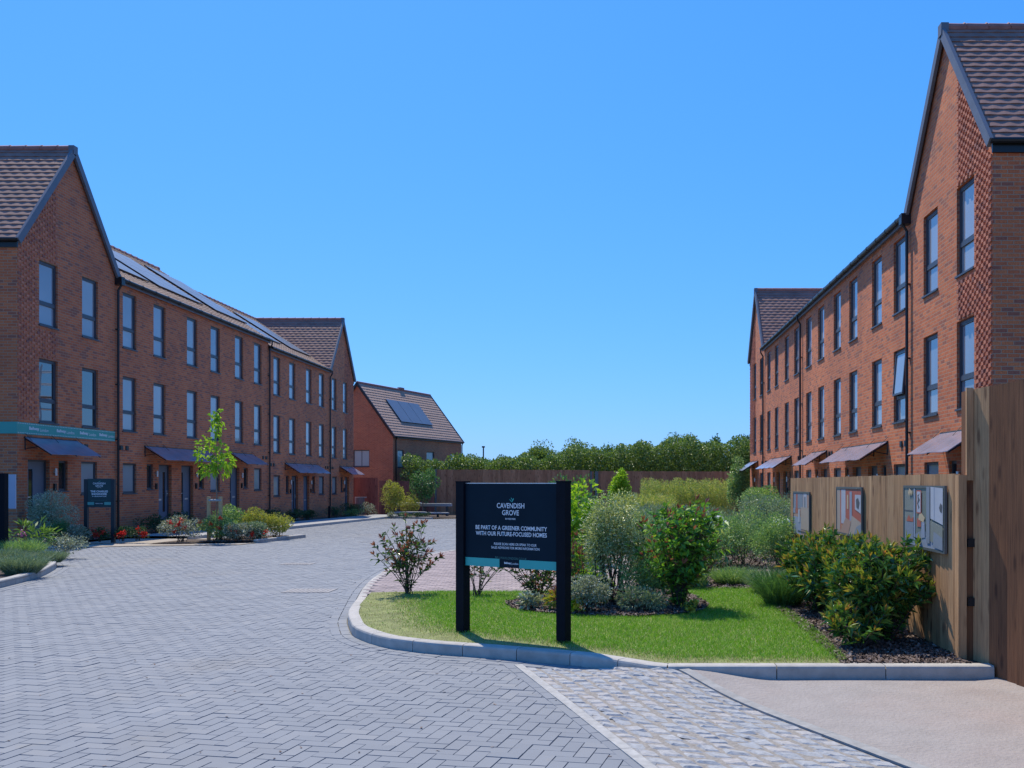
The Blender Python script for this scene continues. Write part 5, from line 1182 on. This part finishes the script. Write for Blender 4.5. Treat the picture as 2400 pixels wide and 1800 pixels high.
# sapling with its stakes
st_ = tree('sapling', 'slender young tree with lime green leaves between two pale stakes', -11.05, 25.5, .0, 3.1, .60, 1.45, 430, .13, .085, L_LIME, 120, k=17, trunk=.028, cr=.22, fill=.0, droop=.5)
sp = MB(); rg = np.random.default_rng(3); P = np.stack([-11.05+rg.normal(0,.07,80), 25.5+rg.normal(0,.07,80), rg.uniform(2.85,3.62,80)], 1); leaves('leading_shoot', rg, P, rg.normal(0,1,(80,3)), .13, .085, L_LIME, st_, droop=.5)
t = thing('tree_stake', (-11.05, 25.45, .0), 'pair of pale wooden stakes with a crossbar and strap holding the sapling', 'tree stake')
for x in (-11.22, -10.9):
    q = MB(); q.tube([(x,25.4,-.05),(x,25.4,1.2)], .055, 8); q.build('stake', M_STAKE, t)
q = MB(); q.tube([(-11.2,25.36,1.10),(-10.86,25.36,1.10)], .03, 8); q.tube([(-11.09,25.47,1.1),(-11.0,25.42,1.1),(-11.0,25.53,1.1)], .02, 6); q.build('strap', M_BENCH, t)

# chargers by the doors, manholes
for i, y in enumerate((33.9+.6, 38.05, 46.9)):
    t = thing('charging_post', (-14.6, y, gz(y)+.06), ['black charging post beside the second paired door, left row','black charging post with looped cable before the middle downpipe','black charging post beyond the fifth and sixth houses\' doors'][i], 'charging post', 'black charging posts along the left row')
    q = MB(); z = gz(y)+.06; q.box(-14.66,-14.54,y-.07,y+.07,z,z+.62); q.build('body', M_BLACK, t)
    q = MB(); q.tube([(-14.52,y,z+.5),(-14.46,y+.1,z+.2),(-14.46,y+.16,z+.12),(-14.46,y+.22,z+.3),(-14.52,y+.05,z+.45)], .012, 6); q.build('cable', M_STEM, t)
for i, (px, py, a, b, lb) in enumerate(((726,1385,.34,.24,'rectangular metal cover in the paving near the lawn kerb'),(697,1322,.3,.2,'small metal cover farther out in the middle of the road'))):
    x, y = G(px, py); t = MB(); t.box(x-a,x+a,y-b,y+b,.001,.006)
    for k in range(9): t.box(x-a+.03+k*(2*a-.06)/9, x-a+.03+k*(2*a-.06)/9+.03, y-b+.03, y+b-.03, .006, .009)
    o = t.build('manhole_cover', M_IRON, org=(x, y, 0)); tag(o, lb, 'manhole cover', 'metal covers in the road')

# ------------------------------------------------------------------ far seating area
tree('yellow_green_tree', 'bushy yellow green young tree near the far gable', -12.35, 50.3, -.32, 2.1, .72, .15, 2600, .085, .05, L_YELG, 131, k=20, trunk=.03, cr=.32, fill=.2)
tree('young_tree', 'taller mid green young tree by the far benches', -10.75, 51.0, -.32, 2.85, .88, .75, 2600, .10, .065, L_MID, 132, k=18, trunk=.035, cr=.34)
shrub('far_shrub', 'pale green shrub between the two young trees by the benches', 'shrub', -11.6, 51.4, -.3, .62, .5, 1.35, 1700, .08, .04, L_YELG, 133, k=12)
for i, (x0, x1, y, zt, lb) in enumerate(((-12.9,-11.3,53.2,.43,'grey slab bench behind the two young trees'),(-11.2,-9.45,52.6,.39,'grey slab bench right of the taller young tree'))):
    t = thing('bench', ((x0+x1)/2, y, gz(y)), lb, 'bench', 'grey slab benches in the far seating area')
    q = MB(); q.box(x0,x1,y-.22,y+.22,zt-.16,zt); q.build('seat', M_BENCH, t)
    for x in (x0+.2, x1-.3): q = MB(); q.box(x,x+.1,y-.18,y+.18,gz(y),zt-.162); q.build('leg', M_GREY, t)
t = thing('bench', (-10.6, 49.3, gz(49.3)), 'low wide pale bench nearest the road in the far seating area', 'bench', 'grey slab benches in the far seating area')
q = MB(); q.box(-11.9,-10.3,49.2,49.7,-.05,.02); q.hexa([(-10.25,49.1,-.08),(-9.0,49.5,-.08),(-9.2,49.95,-.08),(-10.3,49.6,-.08),(-10.25,49.1,-.0),(-9.0,49.5,-.03),(-9.2,49.95,-.03),(-10.3,49.6,0)]); q.build('seat', M_BENCH, t)
for x, y in ((-11.7,49.3),(-10.6,49.3),(-9.7,49.55)): q = MB(); q.box(x,x+.1,y,y+.2,-.34,-.082); q.build('leg', M_GREY, t)
for i, (x, y, mt, lb) in enumerate(((-11.9,48.75,L_SILV,'small pale plant at the left end of the far kerb'),(-11.2,48.6,L_MID,'small rusty green plant below the left end of the low bench'),(-10.5,48.5,L_DARK,'small dark plant below the middle of the low bench'),(-10.0,48.3,L_DARK,'small dark plant below the right end of the low bench'))):
    shrub('edging_plant', lb, 'plant', x, y, gz(y)+.05, .32, .2, .3, 420, .06, .03, mt, 140+i, k=6, group='small plants by the far benches')
shrub('white_flower_clump', 'pale flowering clump beside the far gable', 'plant', -14.0, 52.0, -.3, .5, .4, .75, 900, .06, .03, L_SILV, 145, k=9)
shrub('far_shrub', 'low spreading green shrub at the corner of the far gable', 'shrub', -14.4, 50.6, -.3, .6, .7, .4, 900, .07, .03, L_SAGE, 146, k=9)

# ------------------------------------------------------------------ woodland behind the back fence
def bigtree(px0, px1, ytop, Y, mat, seed, lb, n=9000, base=-.5, L=.17, W=.11, k=120, low=.1, flat=1.0):
    x0, x1 = (px0-CX)*Y/FPX, (px1-CX)*Y/FPX; zt = CAMZ + (CY-ytop)*Y/FPX
    return tree('woodland_tree', lb, (x0+x1)/2, Y, base, zt-base, (x1-x0)/2, low, n, L, W, mat, seed, k=k, trunk=.14, ry=max(1.6, (x1-x0)*.33), cr=.24, fill=.5, group='trees of the woodland behind the back fence')
WT = [(1040,1180,1066,66,L_TREE2,'low pale green treetops at the left end of the woodland, beside the detached house'),
      (1130,1250,1062,64,L_TREE,'low rounded green tree below the thin distant pole'),
      (1205,1330,1034,66,L_TREE2,'first rounded treetop where the woodland rises, left of centre'),
      (1290,1410,1031,68,L_TREE2,'broad light green tree straight above the main sign\'s right post'),
      (1370,1490,1040,65,L_TREE,'mid green tree behind the bright climber'),
      (1450,1560,1030,67,L_TREE,'green tree just left of the tallest treetop'),
      (1525,1655,1004,69,L_TREE2,'tallest broad tree of the woodland'),
      (1600,1700,1040,66,L_TREE3,'darker tree on the right flank of the tallest one'),
      (1655,1700,1020,70,L_TREE3,'narrow pointed dark tree right of the tallest one'),
      (1690,1760,1042,66,L_TREE3,'low dark tree before the right row\'s far gable'),
      (1712,1800,1012,70,L_TREE3,'dark tree half hidden by the right row\'s far gable')]
for i, (a, b, yt, Y, mt, lb) in enumerate(WT): bigtree(a, b, yt, Y, mt, 200+i, lb, n=24000 if b-a > 80 else 13000)
r = np.random.default_rng(9); n = 42000; x = r.uniform(-14, 11, n); P = np.stack([x, r.uniform(59.5, 63, n), -.5+np.sqrt(r.random(n))*(3.6+.2*np.sin(x*1.7)+.15*np.sin(x*4.1+1)+.7*np.clip((x+6)/4,0,1)+.5*np.clip(x/3,0,1))], 1)
V, F = leaf_VF(r, P, r.normal(0,.6,(n,3))+UP*.4, .2, .12); tag(npmesh('undergrowth', V, F, L_TREE), 'continuous leafy undergrowth along the foot of the woodland', 'undergrowth', kind='stuff')
t = thing('distant_pole', ((1133-CX)*90/FPX, 90, -.5), 'thin distant pole over the low trees beside the detached house', 'pole')
q = MB(); xp = (1133-CX)*90/FPX; q.tube([(xp,90,-.5),(xp,90,5.05)], .07, 6); q.build('mast', M_BLACK, t); q = MB(); q.box(xp-.14,xp+.14,89.9,90.1,4.95,5.1); q.build('head', M_BLACK, t)

# building site beyond the right row: hidden from this spot but mirrored in the banner house's windows
t = thing('scaffolded_house', (18, 72, -.5), 'half built brick house wrapped in pale scaffolding, mirrored in the windows over the banner', 'building site')
q = MB(); q.hexa([(14.5,76,-.5),(23.5,70,-.5),(26,76,-.5),(17,82,-.5),(14.5,76,6.5),(23.5,70,6.5),(26,76,6.5),(17,82,6.5)]); q.build('wall', M_BRICK, t)
q = MB(); P_a = Vector((12.9,75.8,0)); P_b = Vector((22.9,68.8,0)); dd = (P_b-P_a)/9; nn = Vector((.57,.82,0))
for row in (0, 1):
    for i in range(10):
        p = P_a+dd*i+nn*row*1.1; q.tube([(p.x,p.y,-.5),(p.x,p.y,11.0)], .045, 5)
    for z in (1.5,2.5,3.5,4.5,5.5,6.5,7.5,8.5,9.5,10.5):
        a = P_a+nn*row*1.1; b = P_b+nn*row*1.1; q.tube([(a.x,a.y,z),(b.x,b.y,z)], .045, 5)
for i in range(0, 9, 2):
    a = P_a+dd*i; b = P_a+dd*(i+1)
    for k in range(5): q.tube([(a.x,a.y,.5+2*k),(b.x,b.y,2.5+2*k)], .04, 5)
q.build('scaffolding', M_WHITE, t)
q = MB()
for z in (2.4,4.4,6.4,8.4): q.hexa([(P_a.x,P_a.y,z),(P_b.x,P_b.y,z),(P_b.x+.6,P_b.y+.9,z),(P_a.x+.6,P_a.y+.9,z),(P_a.x,P_a.y,z+.06),(P_b.x,P_b.y,z+.06),(P_b.x+.6,P_b.y+.9,z+.06),(P_a.x+.6,P_a.y+.9,z+.06)])
q.build('platform', M_STAKE, t)
# pale wrapped bundles among the plants
def lump(label, x, y, z, r, seed):
    bm = bmesh.new(); bmesh.ops.create_icosphere(bm, subdivisions=3, radius=r); rr = random.Random(seed); ph = [rr.uniform(0,6) for _ in range(6)]
    for v in bm.verts:
        d = v.co.normalized(); k = 1+.16*math.sin(d.x*5+ph[0])*math.cos(d.y*4+ph[1])+.10*math.sin(d.z*9+ph[2]+d.x*7)+.05*math.sin(d.y*17+ph[3]); v.co *= k; v.co.z *= .62
        v.co.z = max(v.co.z, -.3*r)
    me = bpy.data.meshes.new('wrapped_bundle'); bm.to_mesh(me); bm.free(); me.materials.append(M_WRAP); o = link('wrapped_bundle', me, None, (x, y, z+.3*r)); tag(o, label, 'bundle')
M_WRAP = plain('pale_wrapping', (.62,.64,.66), .35, .15, 8, 0, .02)
lump('pale wrapped bundle behind the variegated shrub, right of the light green leaves', -.62, 17.6, .62, .40, 1)
lump('pale wrapped bundle among the sage shrubs, left of the poster fence', 2.05, 19.6, .62, .30, 2)
lump('small pale wrapped bundle right beside the far end of the poster fence', 3.05, 17.2, .72, .22, 3)
# loose bits on the paving
r = np.random.default_rng(12); n = 900; x = r.uniform(-12, 2, n); y = 4+r.random(n)**1.4*18; m = inpoly(x, y, ROAD); x, y = x[m], y[m]; n = len(x)
a = r.uniform(0, 6.28, n); L = r.uniform(.004, .014, n); u = np.stack([np.cos(a)*L, np.sin(a)*L, r.normal(0,.2,n)*L], 1); v = np.stack([-np.sin(a)*L*.5, np.cos(a)*L*.5, np.zeros(n)], 1); c = np.stack([x, y, np.full(n, .005)], 1)
tag(npmesh('litter', np.stack([c-u-v, c+u-v, c+u+v, c-u+v], 1).reshape(-1, 3), np.arange(n*4).reshape(-1, 4), M_CHIP), 'tiny crumbs of bark and grit on the block paving', 'litter', kind='stuff')
